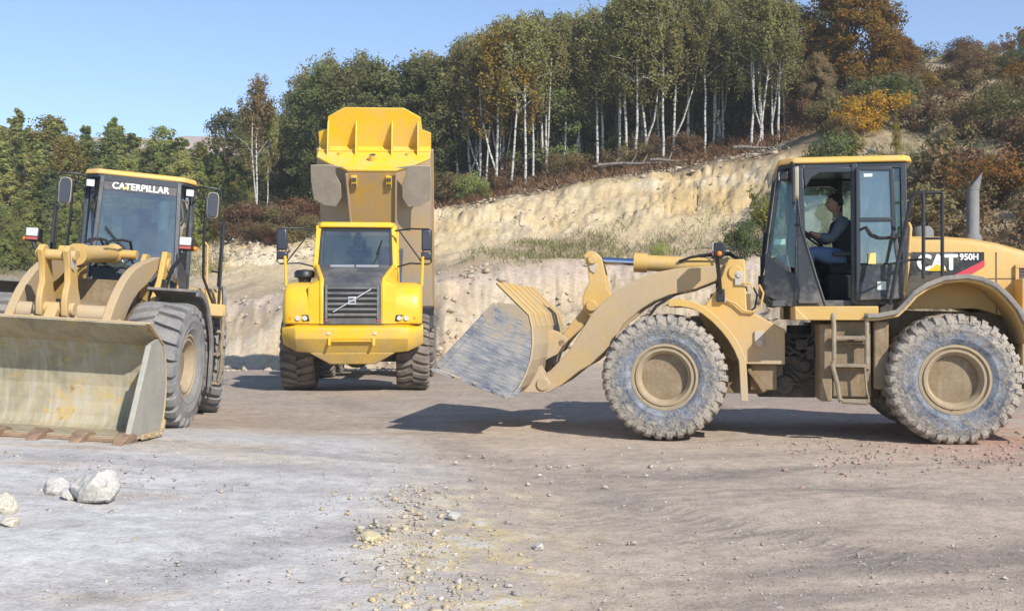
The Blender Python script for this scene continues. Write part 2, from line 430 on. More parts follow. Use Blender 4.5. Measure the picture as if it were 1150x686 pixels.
def rim_mesh(r=.385):
    b = MB(); k = r/.385
    prof = [(.385, -.24), (.385, .235), (.400, .250), (.400, .268), (.372, .272), (.362, .245), (.350, .240), (.343, .262), (.318, .262), (.306, .235), (.285, .215), (.268, .10), (.258, -.085), (.245, -.10), (.150, -.10), (.138, -.02), (.09, .0), (0.001, .002)]
    b.lathe([(x*k, y) for x, y in prof], 56)
    for i in range(16):
        t = 2*PI*i/16
        p = Vector((.205*k*math.cos(t), -.105, .205*k*math.sin(t))); b.cyl(p, p+Vector((0, .035, 0)), .014, n=6)
    p = Vector((.31*k, .23, -.14*k)); b.cyl(p, p+Vector((0, .06, 0)), .008, n=6)
    return b
_wheel_cache = {}
def wheel(parent, x, y, z, key, tm, rm, spin=0., rotz=0., dims=(.75, .375, .30)):
    k = (key, dims)
    if k not in _wheel_cache:
        o = rim_mesh(dims[1]*1.025).build('wheel', rm); t = tyre_mesh(*dims).build('tyre', tm, smooth=32)
        COL.objects.unlink(o); COL.objects.unlink(t); _wheel_cache[k] = (o.data, t.data)
        bpy.data.objects.remove(o); bpy.data.objects.remove(t)
    rd, td = _wheel_cache[k]
    piv = Matrix.Rotation(rotz, 4, 'Z')
    loc = piv @ Vector((x, y, z))
    o = bpy.data.objects.new('wheel', rd); COL.objects.link(o); o.parent = parent
    o.location = loc
    o.rotation_euler = Euler((0, spin, rotz + (PI if y < 0 else 0)), 'XYZ')
    t = bpy.data.objects.new('tyre', td); COL.objects.link(t); t.parent = o
    return o

# ------------------------------------------------------------------ wheel loader
BP = [(.962, 0), (.06, 0), (-.03, .05), (-.08, .16), (-.102, .33), (-.10, .52), (-.06, .70), (.02, .90), (.11, 1.035), (.30, 1.12), (.619, 1.262)]
def make_bucket(parent, loc, ry, teeth, mats):
    shell, inside, side = mats
    b = MB()
    b.strip(BP, -1.47, 1.47, -.022)                      # outer shell
    for y in (-1.15, -.72, -.28, .28, .72, 1.15):        # ribs over the back
        b.strip(BP[7:], y-.016, y+.016, .018)
    for s in (1, -1):                                    # hinge lugs on the back
        for yy in (.40, .58):
            b.prism([(-.02, .02), (-.30, .12), (-.32, .26), (-.22, .32), (-.092, .42)], s*yy-.02, s*yy+.02)
    for yy in (-.12, .12):
        b.prism([(-.08, .45), (-.28, .66), (-.30, .82), (-.18, .86), (0, .86)], yy-.02, yy+.02)
    o = b.build('bucket', shell, parent, .006)
    o.location = loc; o.rotation_euler.y = ry
    if teeth: o.scale.z = .92
    q = MB(); q.strip(BP, -1.425, 1.425, -.05); q.v = [(x, y, z) for x, y, z in q.v]
    inner = [(x+.0, z) for x, z in BP]
    q = MB(); off = []
    for k in range(len(BP)):
        a = BP[max(k-1, 0)]; c = BP[min(k+1, len(BP)-1)]; dx, dz = c[0]-a[0], c[1]-a[1]; L = math.hypot(dx, dz)
        off.append((BP[k][0]+dz/L*.026, BP[k][1]-dx/L*.026))
    q.strip(off, -1.424, 1.424, -.012)
    q.build('bucket_liner', inside, o)
    for s in (1, -1):
        q = MB(); y0, y1 = s*1.43, s*1.46
        q.prism([(.955, .012), (.525, 1.03), (.30, 1.088), (.13, 1.01), (.04, .88), (-.04, .69), (-.078, .52), (-.08, .33), (-.055, .17), (-.01, .07), (.07, .028)], min(y0, y1), max(y0, y1))
        sp = q.build('side_plate', side, o, .004)
        q = MB(); a, c = Vector((.95, s*1.45, .05)), Vector((.54, s*1.45, 1.0)); q.bar(a, c, .075, .055, (0, 1, 0)); q.build('side_cutter', side, sp, .006)
        q = MB(); q.prism([(.62, -.012), (.02, -.012), (-.075, .05), (-.105, .16), (-.06, .18), (-.03, .09), (.05, .05), (.62, .05)], s*1.475-.012, s*1.475+.012)
        for px in (.06, .2, .45): q.cyl((px, s*1.475, .02), (px, s*1.505, .02), .022, n=8)
        q.build('wear_plate', side if not teeth else shell, o, .004)
    q = MB(); q.prism([(.74, -.028), (1.0, -.028), (1.02, -.012), (.96, .016), (.74, .016)], -1.47, 1.47)
    q.build('cutting_edge', side if not teeth else M['tooth'], o, .004)
    if teeth:
        for i in range(8):
            y = -1.42 + 2.84*i/7
            q = MB()
            pr = [(.82, .018), (.80, .05), (.92, .085), (1.05, .06), (1.19, -.02), (1.20, -.035), (1.02, -.03)]
            w = .07
            n = len(pr)
            v = []
            for sg in (-1, 1):
                for x, z in pr: v.append((x, y+sg*(w if x < 1.1 else w*.62), z))
            f = [(k, (k+1) % n, n+(k+1) % n, n+k) for k in range(n)] + [tuple(range(n-1, -1, -1)), tuple(range(n, 2*n))]
            q.add(v, f); q.build('tooth', M['tooth'], o, .012)
    return o

def make_loader(name, label, pose):
    root = empty(name); tag(root, label, 'wheel loader', 'wheel loaders in the quarry yard')
    ya, ym, bl, cd, ch = M['yellow'], M['yellow_muddy'], M['black'], M['cab_dark'], M['chassis']
    art = pose['art']
    def rear(mb, nm, mat, bev=.008, parent=root, smooth=40):
        o = mb.build(nm, mat, parent, bev, smooth)
        if parent is root: o.rotation_euler.z = art
        return o
    # ---------------- front frame
    b = MB()
    b.prism([(.22, .60), (.22, 1.26), (.66, 1.50), (1.5, 1.46), (1.95, 1.15), (1.95, .72), (1.6, .52), (.5, .50)], -.44, .44)
    b.box(.60, 1.1, -.42, .42, 1.45, 1.75)
    b.cyl((1.645, -1.05, .74), (1.645, 1.05, .74), .17); b.ball((1.645, 0, .72), (.33, .30, .30))
    b.cyl((1.645, .78, .74), (1.645, 1.15, .74), .30, n=24); b.cyl((1.645, -1.15, .74), (1.645, -.78, .74), .30, n=24)
    b.box(.30, .62, .46, .60, .56, .88); b.box(.30, .62, -.60, -.46, .56, .88)
    b.obox((.55, .63, .68), (.05, .05, .34), (0, .6, 0))
    b.build('front_chassis', ch, root, .012)
    TW = [(.93, 2.06), (.885, 2.165), (.69, 2.165), (.665, 1.545), (.21, 1.305), (.21, .88), (.70, .88), (1.0, 1.0), (1.25, 1.5), (1.02, 1.80)]
    for s in (1, -1):
        y = s*.655
        b = MB(); b.prism(TW, y-.035, y+.035)
        b.prism([(.95, 2.02), (.88, 2.12), (.72, 2.12), (.70, 1.5), (1.0, 1.55)], s*.40-.03, s*.40+.03)
        b.cyl((.80, y-.06, 2.0), (.80, y+.06, 2.0), .09, n=20)
        t = b.build('tower_plate', ya, root, .012)
        q = MB(); q.obox((.76, s*.705, 1.93), (.10, .03, .17)); q.cyl((.76, s*.70, 1.97), (.76, s*.735, 1.97), .035, n=10); q.build('pin_plate', M['grey_plate'], t, .006)
        q = MB(); q.obox((.52, s*.705, 1.20), (.11, .03, .17)); q.cyl((.52, s*.70, 1.14), (.52, s*.75, 1.14), .05, n=10); q.build('valve_cover', M['grey_plate'], t, .006)
        q = MB(); q.obox((.98, s*.70, 1.66), (.16, .04, .05)); q.build('clamp', M['grey_plate'], t, .006)
        q = MB()
        q.tube([(.90, s*.72, 1.66), (.80, s*.73, 1.62), (.70, s*.73, 1.53), (.58, s*.73, 1.52), (.50, s*.73, 1.58), (.47, s*.73, 1.75), (.52, s*.72, 1.85)], .014)
        q.tube([(.72, s*.72, 1.87), (.62, s*.73, 1.86), (.60, s*.72, 1.80)], .011)
        q.build('brake_line', ya, t)
        # fender
        b = MB()
        path = [(1.60, 1.665), (1.45, 1.668), (1.292, 1.636), (1.16, 1.57), (1.034, 1.469), (.92, 1.35), (.828, 1.228), (.755, 1.10), (.70, .96), (.69, .80), (.675, .477)]
        y0, y1 = sorted((s*.70, s*1.32)); b.strip(path, y0, y1, .035)
        y0, y1 = sorted((s*1.285, s*1.325)); b.strip(path, y0, y1, .085)
        b.bar((1.15, s*.6, 1.45), (1.2, s*.75, 1.58), .06)
        b.build('fender', pose['fender'], root, .008)
        # work light on bracket
        b = MB()
        b.tube([(.98, s*.72, 1.70), (1.0, s*.80, 1.95), (1.02, s*.94, 2.12), (1.03, s*.96, 2.20)], .028)
        b.obox((1.0, s*.96, 2.265), (.13, .17, .165))
        b.obox((.98, s*.72, 1.72), (.10, .07, .16))
        hd = b.build('work_light', M['black'] if s > 0 else M['black'], root, .012)
        q = MB(); q.obox((1.072, s*.96, 2.295), (.022, .145, .105)); q.build('lamp_lens', M['lamp'], hd, .008)
        q = MB(); q.obox((1.072, s*.96, 2.215), (.022, .145, .035)); q.build('side_marker', M['lamp_red'], hd, .005)
        q = MB(); q.ball((1.0, s*1.07, 2.215), .032, 10, 6); q.build('indicator_lamp', M['lamp_orange'], hd)
    # ---------------- lift arms and linkage
    ar = pose['arm']; px, pz = .80, 2.0
    ca, sa = math.cos(ar), math.sin(ar)
    def rp(x, z): dx, dz = x-px, z-pz; return (px+dx*ca+dz*sa, pz-dx*sa+dz*ca)
    AP = [(3.33, .50), (3.36, .62), (3.10, .78), (2.87, 1.02), (2.72, 1.26), (2.575, 1.50), (2.44, 1.64), (2.289, 1.765), (2.12, 1.875), (1.955, 1.955), (1.75, 2.02), (1.514, 2.062), (.95, 2.10), (.74, 2.09), (.70, 1.96), (.80, 1.90), (1.0, 1.915), (1.296, 1.798), (1.602, 1.730), (1.80, 1.65), (1.955, 1.555), (2.177, 1.365), (2.30, 1.17), (2.42, 1.00), (2.58, .86), (2.738, .77), (2.95, .60), (3.12, .50)]
    bm_ = MB(); bm_.cyl((2.38-px, -.50, 1.52-pz), (2.38-px, .50, 1.52-pz), .11, n=20)
    for s in (1, -1):
        b = MB(); y = s*.545
        b.prism([(x-px, z-pz) for x, z in AP], y-.05, y+.05)
        b.cyl((3.2-px, y-.075, .60-pz), (3.2-px, y+.075, .60-pz), .085, n=18)
        b.cyl((2.20-px, y-.09, 1.20-pz), (2.20-px, y+.13, 1.20-pz), .075, n=16)
        o = b.build('lift_arm', pose['arm_mat'], root, .012); o.location = (px, 0, pz); o.rotation_euler.y = ar
        if s > 0: bm_.build('cross_tube', ya, o)
        # lift cylinder
        b = MB(); a = Vector((.75, s*.50, .95)); e = rp(2.20, 1.20); e = Vector((e[0], s*.50, e[1])); mid = a.lerp(e, .62)
        b.cyl(a, mid, .085, n=18); b.cyl(mid-(e-a).normalized()*.06, mid, .10, n=18); b.ball(a, .1)
        o = b.build('lift_cylinder', ch, root)
        b = MB(); b.cyl(mid, e, .04, n=14); b.build('cylinder_rod', M['chrome'], o)
    BC = [(2.73, 2.26), (2.66, 2.315), (2.58, 2.305), (2.49, 2.22), (2.45, 2.05), (2.41, 1.82), (2.31, 1.62), (2.30, 1.48), (2.40, 1.40), (2.62, 1.44), (2.73, 1.54), (2.74, 1.70), (2.71, 1.80), (2.655, 1.90), (2.67, 2.10)]
    b = MB()
    for y in (-.14, .14):
        b.prism([rp(*p) for p in BC], y-.035, y+.035)
    for (x, z, r) in ((2.61, 2.20, .06), (2.62, 1.60, .075), (2.38, 1.52, .10)):
        x, z = rp(x, z); b.cyl((x, -.22, z), (x, .22, z), r, n=16)
    bc = b.build('bellcrank', ya, root, .012)
    q = MB(); pl = [rp(*p) for p in ((2.68, 2.24), (2.60, 2.26), (2.55, 2.12), (2.58, 2.02), (2.64, 2.06))]; q.prism(pl, .176, .192); q.build('pin_cover', M['grey_plate'], bc, .004)
    bk = pose['bucket']; cb, sb = math.cos(-bk[2]), math.sin(-bk[2])
    hx, hz = bk[0]+(-.22*cb-.75*sb), bk[1]+(-.22*sb+.75*cb)
    e = rp(2.62, 1.60)
    b = MB(); b.bar((e[0], 0, e[1]), (hx, 0, hz), .13, .15); b.cyl((hx, -.14, hz), (hx, .14, hz), .06, n=14); b.build('tilt_link', ya, root, .015)
    t0 = Vector((.86, 0, 2.10)); e = rp(2.61, 2.20); t1 = Vector((e[0], 0, e[1])); d = (t1-t0).normalized()
    b = MB(); g1 = t0+d*1.10
    b.cyl(t0, g1, .105, n=22); b.cyl(g1-d*.05, g1+d*.12, .128, n=22); b.ball(t0, .13); b.cyl(t0-Vector((0, .3, 0)), t0+Vector((0, .3, 0)), .06, n=14)
    tc_ = b.build('tilt_cylinder', ya, root)
    b = MB(); b.cyl(g1+d*.1, t1-d*.07, .048, n=16); b.build('cylinder_rod', M['chrome'], tc_)
    b = MB()
    for y in (-.16, -.10, .18): b.tube([(.70, y, 2.15), (.85, y*1.1, 2.27), (1.1, y, 2.26), (1.35, y*.8, 2.22), (1.5, y*.7, 2.17)], .017)
    b.tube([(1.05, -.25, 1.95), (1.4, -.3, 1.85), (1.8, -.2, 1.6), (2.0, -.1, 1.3)], .02)
    b.build('hydraulic_hose', M['rubber_hose'], root)
    make_bucket(root, (bk[0], 0, bk[1]), bk[2], pose['teeth'], pose['bucket_mats'])
    for y in (1, -1):
        wheel(root, 1.645, y*1.0, .745, pose['tyre_key'], pose['tyre'], M['rim'], spin=.35*y, dims=pose['dims'])
        wheel(root, -1.62, y*1.0, .75, pose['tyre_key'], pose['tyre'], M['rim'], spin=1.1*y, rotz=art, dims=pose['dims'])
    # ---------------- articulation
    b = MB(); b.cyl((0, 0, .5), (0, 0, 1.35), .14)
    for z in (.60, .76, 1.22): b.box(-.22, .22, -.26, .26, z-.03, z+.03)
    b.obox((.16, 0, 1.0), (.10, .5, .5)); b.obox((-.2, .1, .9), (.06, .5, .5))
    b.build('hitch', M['dark_dirty_shade'], root, .01)
    for y in (.34, -.34):
        b = MB(); b.cyl((-.35, y, .92), (.15, y*1.05, .92), .055); b.cyl((.15, y*1.05, .92), (.40, y*1.1, .92), .03); b.build('steering_cylinder', M['dark_dirty_shade'], root)
    b = MB()
    b.box(-.30, -.20, .36, .44, .6, 1.35)
    hr = random.Random(4)
    for i in range(9):
        z = hr.uniform(.70, 1.30); b.tube([(.28, .36, z+hr.uniform(-.05, .05)), (.14, .42+hr.uniform(0, .06), z-hr.uniform(.02, .16)), (-.02, .44+hr.uniform(0, .06), z-hr.uniform(.05, .22)), (-.16, .44, z-hr.uniform(-.08, .12)), (-.28, .40, z+hr.uniform(-.1, .1))], hr.choice([.012, .016, .022]))
    b.obox((.0, .50, 1.12), (.14, .08, .12)); b.obox((-.10, .53, 1.02), (.09, .07, .16))
    b.build('steering_hose', M['dark_dirty_shade'], root)
    b = MB(); b.box(-.18, .52, -.40, .40, .46, .98); b.box(-.92, -.18, -.5, .5, .46, .66); b.cyl((.2, .30, .62), (.2, .46, .62), .12); b.cyl((-.05, .34, .86), (-.05, .47, .86), .07)
    b.build('transmission', M['dark_dirty_shade'], root, .02)
    # ---------------- rear frame
    b = MB()
    b.prism([(-.20, .62), (-.20, 1.40), (-.75, 1.55), (-2.7, 1.5), (-3.0, 1.3), (-3.0, .75), (-2.6, .62), (-.9, .50)], -.42, .42)
    b.cyl((-1.62, -1.05, .75), (-1.62, 1.05, .75), .17); b.ball((-1.62, 0, .74), (.32, .28, .28))
    b.cyl((-1.62, .78, .75), (-1.62, 1.15, .75), .30, n=24); b.cyl((-1.62, -1.15, .75), (-1.62, -.78, .75), .30, n=24)
    rear(b, 'rear_chassis', ch, .012)
    b = MB(); b.prism([(-2.62, .55), (-2.62, 1.6), (-3.02, 1.55), (-3.12, 1.3), (-3.12, .75), (-2.95, .55)], -1.15, 1.15)
    rear(b, 'counterweight', ya, .03)
    HP = [(-1.235, 2.425), (-1.63, 2.418), (-1.93, 2.392), (-2.228, 2.335), (-2.523, 2.245), (-2.78, 2.13), (-2.95, 2.00), (-3.03, 1.80), (-3.05, 1.5), (-2.25, 1.48), (-2.0, 1.56), (-1.235, 1.56)]
    b = MB()
    # hood with rounded shoulders
    n = len(HP); lay = [(-.68, -.10, 0), (-.66, -.035, 0), (-.60, 0, 0), (.60, 0, 0), (.66, -.035, 0), (.68, -.10, 0)]
    v = []
    for y, dz, _ in lay:
        for x, z in HP: v.append((x, y, z+(dz if z > 1.95 else 0)))
    f = []
    for k in range(len(lay)-1):
        f += [(k*n+i, k*n+(i+1) % n, (k+1)*n+(i+1) % n, (k+1)*n+i) for i in range(n)]
    f += [tuple(range(n-1, -1, -1)), tuple(range((len(lay)-1)*n, len(lay)*n))]
    b.add(v, f); hood = rear(b, 'hood', ya, 0, smooth=30)
    for s in (1, -1):
        b = MB(); y = s*.684
        DP = [(-1.24, 1.95), (-1.24, 2.232), (-2.075, 2.224), (-2.075, 2.067), (-1.87, 1.945)]
        b.prism(DP, min(y, y+s*.004), max(y, y+s*.004)); dc = b.build('decal', M['decal_black'], hood)
        b = MB(); y2 = y+s*.006; b.prism([(-2.078, 2.13), (-2.078, 2.055), (-1.88, 1.935), (-1.70, 1.935)], min(y2, y2+s*.003), max(y2, y2+s*.003)); b.build('stripe', M['decal_red'], dc)
        if s > 0:
            me = text_mesh('CAT', .25, .0125, .003, .98, 0, .93)
            put_text('lettering', me, M['white'], dc, (-1.545, y+.011, 2.098), (-1, 0, 0), (0, 0, 1))
            b = MB(); b.prism([(-1.43, 2.004), (-1.655, 2.004), (-1.545, 2.09)], y+.0165, y+.020); b.build('emblem', M['cat_yellow'], dc)
            me = text_mesh('950H', .10, .0045, .003, 1.05, 0, .92)
            put_text('model_number', me, M['white'], dc, (-1.905, y+.011, 2.165), (-1, 0, 0), (0, 0, 1))
        b = MB(); y3 = s*.6815
        b.box(-2.216, -2.204, min(y3, y3+s*.004), max(y3, y3+s*.004), 1.50, 2.22); b.box(-2.95, -1.26, min(y3, y3+s*.0045), max(y3, y3+s*.0045), 1.905, 1.915)
        b.build('panel_seam', M['dark_dirty_shade'], hood)
        b = MB(); y3 = s*.69
        b.box(-2.92, -2.45, min(y3, y3+s*.01), max(y3, y3+s*.01), 1.62, 2.03)
        for i in range(9): b.obox((-2.69, y3+s*.012, 1.66+.042*i), (.44, .014, .012))
        b.build('side_grille', M['dark_dirty_shade'], hood)
        b = MB(); y3 = s*.70
        for x0, x1, z0, z1 in ((-2.96, -2.41, 2.03, 2.07), (-2.96, -2.41, 1.58, 1.62), (-2.45, -2.41, 1.62, 2.03), (-2.96, -2.92, 1.62, 2.03)): b.box(x0, x1, y3-.02, y3+.02, z0, z1)
        b.build('grille_frame', ya, hood, .006)
        # rear fender: dusty flare with a grey rubber lip
        path = [(-.66, 1.445), (-.783, 1.447), (-1.0, 1.49), (-1.09, 1.58), (-1.20, 1.71), (-1.33, 1.80), (-1.514, 1.872), (-1.754, 1.892), (-1.90, 1.86), (-2.05, 1.79), (-2.17, 1.67), (-2.28, 1.53), (-2.36, 1.35), (-2.40, 1.16)]
        b = MB(); y0, y1 = sorted((s*.66, s*1.24)); b.strip(path, y0, y1, .03); fd = rear(b, 'rear_fender', ya, .006)
        b = MB(); y0, y1 = sorted((s*1.235, s*1.29)); b.strip(path, y0, y1, -.055); b.build('fender_lip', M['fender_grey'], fd, .01)
        b = MB(); y0, y1 = sorted((s*.69, s*.73)); b.prism(path[:8]+[(-1.754, 1.95), (-1.25, 1.95), (-1.12, 1.80), (-.95, 1.60)], y0, y1); b.build('fender_panel', M['dark_dirty_shade'], fd, .006)  # dark coat: dirt, with the wheel arch's shade put into the colour
        b = MB(); y0, y1 = sorted((s*.60, s*1.0)); b.box(-2.62, -2.40, y0, y1, .7, 1.9); b.build('rear_corner', ya, fd, .02)
        # platform, tanks, ladder
        b = MB(); y0, y1 = sorted((s*.50, s*1.20)); b.box(-.80, .14, y0, y1, 1.42, 1.585); 
        b.prism([(.14, 1.42), (.14, 1.585), (-.02, 1.42)], min(s*1.19, s*1.22), max(s*1.19, s*1.22))
        rear(b, 'platform', ya, .012)
        b = MB(); y0, y1 = sorted((s*.44, s*1.06)); b.box(-.74, -.30, y0, y1, .52, 1.41); b.box(-.93, -.76, y0, s*1.10 if s > 0 else y1, .62, 1.41) if s > 0 else b.box(-.93, -.76, y0, y1, .62, 1.41)
        y0, y1 = sorted((s*.44, s*1.09)); b.box(-.295, -.16, y0, y1, .47, 1.38); b.box(-.72, -.32, y0, s*1.12 if s > 0 else y1, .84, .88) if s > 0 else None; b.box(-.72, -.32, y0, s*1.12 if s > 0 else y1, 1.14, 1.18) if s > 0 else None
        rear(b, 'side_tank', M['chassis'], .02)
        b = MB(); yy = s*1.22
        b.tube([(-.29, s*1.18, 1.50), (-.30, yy, 1.38), (-.30, yy, .95), (-.28, yy+s*.02, .90), (-.33, yy+s*.02, .70), (-.36, yy, .52), (-.40, yy, .485), (-.66, yy, .47), (-.69, yy, .50)], .028)
        b.tube([(-.66, s*1.18, 1.50), (-.665, yy, 1.38), (-.665, yy, .92)], .028)
        b.tube([(-.69, yy, .50), (-.66, yy, .62), (-.64, yy, .92)], .014)
        for z in (.90, 1.22): b.box(-.68, -.28, yy-.10 if s > 0 else yy-.02, yy+.02 if s > 0 else yy+.10, z-.02, z+.02)
        b.box(-.69, -.36, yy-.10 if s > 0 else yy-.02, yy+.02 if s > 0 else yy+.10, .47, .51)
        rear(b, 'ladder', M['ladder'], .004)
        b = MB(); yy = s*1.17
        b.tube([(-.93, yy, 1.60), (-1.02, yy, 2.1), (-1.17, yy, 2.83), (-1.22, yy, 2.885), (-1.50, yy, 2.885), (-1.505, yy, 2.84), (-1.505, yy, 1.93)], .021)
        b.tube([(-1.30, yy, 2.885), (-1.30, yy, 1.90)], .021); b.tube([(-1.30, yy, 2.36), (-1.505, yy, 2.36)], .016)
        b.tube([(-1.02, yy, 2.1), (-1.17, yy-s*.12, 2.12), (-1.30, yy, 2.12)], .014)
        rear(b, 'handrail', bl)
        b = MB(); yy = s*.86
        b.tube([(-.24, s*1.1, 1.42), (-.22, s*1.06, 1.60), (-.13, s*.90, 1.95), (.04, yy, 2.55), (.09, yy, 3.0), (.08, s*.80, 3.12)], .020)
        b.tube([(.04, yy, 2.55), (.10, s*.78, 2.57)], .014)
        rear(b, 'grab_rail', bl)
    b = MB(); b.tube([(-1.12, 1.0, 1.72), (-1.17, .98, 2.1), (-1.20, .96, 2.5), (-1.19, .9, 2.56)], .02); rear(b, 'grab_rail', ya)
    # exhaust and pre-cleaner
    b = MB(); p = [(-2.04, .30, 2.33), (-2.04, .30, 2.44), (-2.04, .30, 2.47), (-2.04, .30, 3.02)]
    b.tube(p, [.105, .10, .075, .075], 20)
    tp = MB(); n = 20; v = []
    for i in range(n):
        t = 2*PI*i/n; c, q = math.cos(t), math.sin(t)
        v.append((-2.04+.078*c, .30+.078*q, 3.0))
    for i in range(n):
        t = 2*PI*i/n; c, q = math.cos(t), math.sin(t)
        v.append((-2.05+.082*c-.02, .30+.082*q, 3.12-.10*c))
    b.add(v, [(i, (i+1) % n, n+(i+1) % n, n+i) for i in range(n)])
    o = rear(b, 'exhaust_stack', M['stack'], 0)
    b = MB(); b.lathe([(.001, .20), (.10, .19), (.14, .14), (.145, .05), (.12, .04), (.12, -.1)], 24, 'z'); b.v = [(x-1.52, y-.05, z+2.40) for x, y, z in b.v]
    rear(b, 'air_precleaner', M['stack'], 0)
    # ---------------- cab
    H = pose.get('cab_h', 3.31)
    def zz(z): return 1.6+(z-1.6)*(H-1.6)/(3.31-1.6)
    CW = .90
    def V(x, y, z): return (x, y*CW, zz(z))
    b = MB()
    b.box(-1.20, .36, -.65, .65, 1.585, 1.66)                       # floor
    TF = [(.25, .53), (.44, .58)]
    post = lambda p, q, w, h=None: b.bar(V(*p), V(*q), w, h, (0, 1, 0))
    for s in (1, -1):
        post((.255, s*.54, 3.30), (.435, s*.585, 1.85), .05, .06)      # windscreen edge
        post((.02, s*.73, 3.30), (.06, s*.75, 1.65), .085, .07)        # front door post
        post((-.60, s*.745, 3.30), (-.60, s*.755, 1.62), .07, .08)
        post((-1.17, s*.71, 3.30), (-1.19, s*.73, 1.62), .07, .07)
        b.bar(V(.255, s*.54, 3.29), V(.02, s*.73, 3.29), .06, .06); b.bar(V(.02, s*.735, 3.28), V(-1.18, s*.715, 3.28), .06, .075)
        # lower corner panel (dark) and front of the door sill
        b.slab([V(.435, s*.59, 1.72), V(.435, s*.59, 2.26), V(.20, s*.705, 2.02), V(.06, s*.76, 1.98), V(.06, s*.76, 1.60), V(.14, s*.74, 1.58)], .04)
        b.slab([V(.06, s*.775, 2.45), V(-.02, s*.775, 2.45), V(-.235, s*.775, 1.62), V(.06, s*.775, 1.62)], .03)
        b.slab([V(.09, s*.77, 3.26), V(.0, s*.77, 3.26), V(-.03, s*.77, 2.45), V(.06, s*.77, 2.45)], .03)
        # rounded top of door opening
        b.slab([V(-.0, s*.765, 3.26), V(-.57, s*.765, 3.26), V(-.57, s*.765, 3.20), V(-.20, s*.765, 3.20), V(-.10, s*.765, 3.14), V(-.03, s*.765, 3.02)], .03)
        b.bar(V(-.60, s*.75, 1.66), V(-1.19, s*.73, 1.66), .06, .12)
    b.bar(V(.255, -.54, 3.27), V(.255, .54, 3.27), .05, .09); b.bar(V(-1.17, -.7, 3.27), V(-1.17, .7, 3.27), .05, .09); b.bar(V(-1.19, -.7, 2.40), V(-1.19, .7, 2.40), .05, .06)
    b.slab([V(.425, -.58, 1.97), V(.425, .58, 1.97), V(.445, .59, 1.72), V(.445, -.59, 1.72)], .05)
    b.slab([V(.445, -.59, 1.72), V(.445, .59, 1.72), V(.30, .60, 1.585), V(.30, -.60, 1.585)], .04)
    b.slab([V(-1.19, -.72, 1.62), V(-1.19, .72, 1.62), V(-1.19, .72, 2.40), V(-1.19, -.72, 2.40)], .04)
    cab = rear(b, 'cab', cd, .008)
    z0, z1 = zz(3.315), zz(3.395)
    b = MB()
    RP = [(.29, .56), (.12, .725), (-1.20, .715), (-1.28, .64), (-1.28, -.64), (-1.20, -.715), (.12, -.725), (.29, -.56)]
    b.prism_f(RP, lambda x, y: (x, y, z0), lambda x, y: (x*.97-.01, y*.965, z1)); b.build('cab_roof', M['roof_yellow'], cab, .022)
    b = MB(); b.prism_f(RP, lambda x, y: (x*.96, y*.95, z0-.045), lambda x, y: (x*.96, y*.95, z0-.003)); b.build('roof_lining', M['cab_dark'], cab, .01)
    def pane(pts, mat, nm='window_pane', par=cab):
        q = MB(); q.slab([V(*p) for p in pts], .008); return q.build(nm, mat, par, 0, 0)
    ws = pane([(.262, -.51, 3.23), (.262, .51, 3.23), (.42, .555, 1.99), (.42, -.555, 1.99)], M['glass_wind'], 'windscreen')
    for s in (1, -1):
        pane([(.25, s*.57, 3.24), (.05, s*.725, 3.24), (.07, s*.735, 2.05), (.20, s*.69, 2.08), (.40, s*.605, 2.28)], M['glass'], 'corner_pane')
        pane([(-1.13, s*.715, 3.24), (-.64, s*.735, 3.24), (-.64, s*.745, 1.74), (-1.15, s*.725, 1.74)] if s < 0 or not pose['door_open'] else [(-1.15, s*.705, 3.24), (-.62, s*.73, 3.24), (-.62, s*.735, 2.42), (-1.16, s*.71, 2.42)], M['glass'], 'side_window')
        if not (s > 0 and pose['door_open']):
            pane([(-.565, s*.745, 3.18), (.0, s*.745, 3.18), (.0, s*.755, 2.48), (-.19, s*.755, 1.74), (-.565, s*.755, 1.74)], M['glass'], 'door_window')
    pane([(-1.185, -.66, 3.22), (-1.185, .66, 3.22), (-1.185, .67, 2.44), (-1.185, -.67, 2.44)], M['glass'], 'rear_window')
    # visor strip and lettering
    if pose['visor']:
        q = MB(); q.slab([V(.270, -.51, 3.235), V(.270, .51, 3.235), V(.287, .515, 3.10), V(.287, -.515, 3.10)], .006); vs = q.build('visor_strip', M['decal_black'], ws)
        me = text_mesh('CATERPILLAR', .122, .0042, .003, 1.06, 0, .92)
        put_text('lettering', me, M['white'], vs, V(.2895, 0, 3.163), (0, 1, 0), V(-.126, 0, 3.09-1.6+1.6-2.09))
        q = MB(); q.slab([V(.2955, -.255, 3.131), V(.2955, -.155, 3.131), V(.292, -.205, 3.165)], .003); q.build('emblem', M['cat_yellow'], vs)
    q = MB(); q.tube([V(.455, .05, 1.93), V(.435, -.05, 2.16), V(.40, -.38, 2.50)], .011); q.bar(V(.445, -.02, 2.10), V(.388, -.44, 2.56), .03, .022); q.obox(V(.465, .06, 1.92), (.06, .10, .12)); q.build('wiper', bl, ws)
    for s in (1, -1):
        q = MB(); q.obox(V(.22, s*.70, 3.18), (.10, .11, .11)); w_ = q.build('work_light', bl, cab, .01)
        q = MB(); q.obox((.275, s*.63, zz(3.17)), (.014, .10, .09)); q.build('lamp_lens', M['lamp'], w_, .006)
        # mirror on bracket
        q = MB(); q.tube([V(.10, s*.74, 3.27), V(.16, s*.86, 3.30), V(.15, s*1.12, 3.29), V(.14, s*1.16, 3.24)], .014)
        q.tube([V(.12, s*.74, 3.06), V(.14, s*.88, 3.16), V(.15, s*.95, 3.29)], .011)
        q.tube([V(.14, s*1.16, 3.24), V(.14, s*1.165, 2.82), V(.13, s*1.08, 2.80), V(.12, s*1.02, 2.83)], .012)
        br = q.build('mirror_bracket', bl, cab)
        pr = []
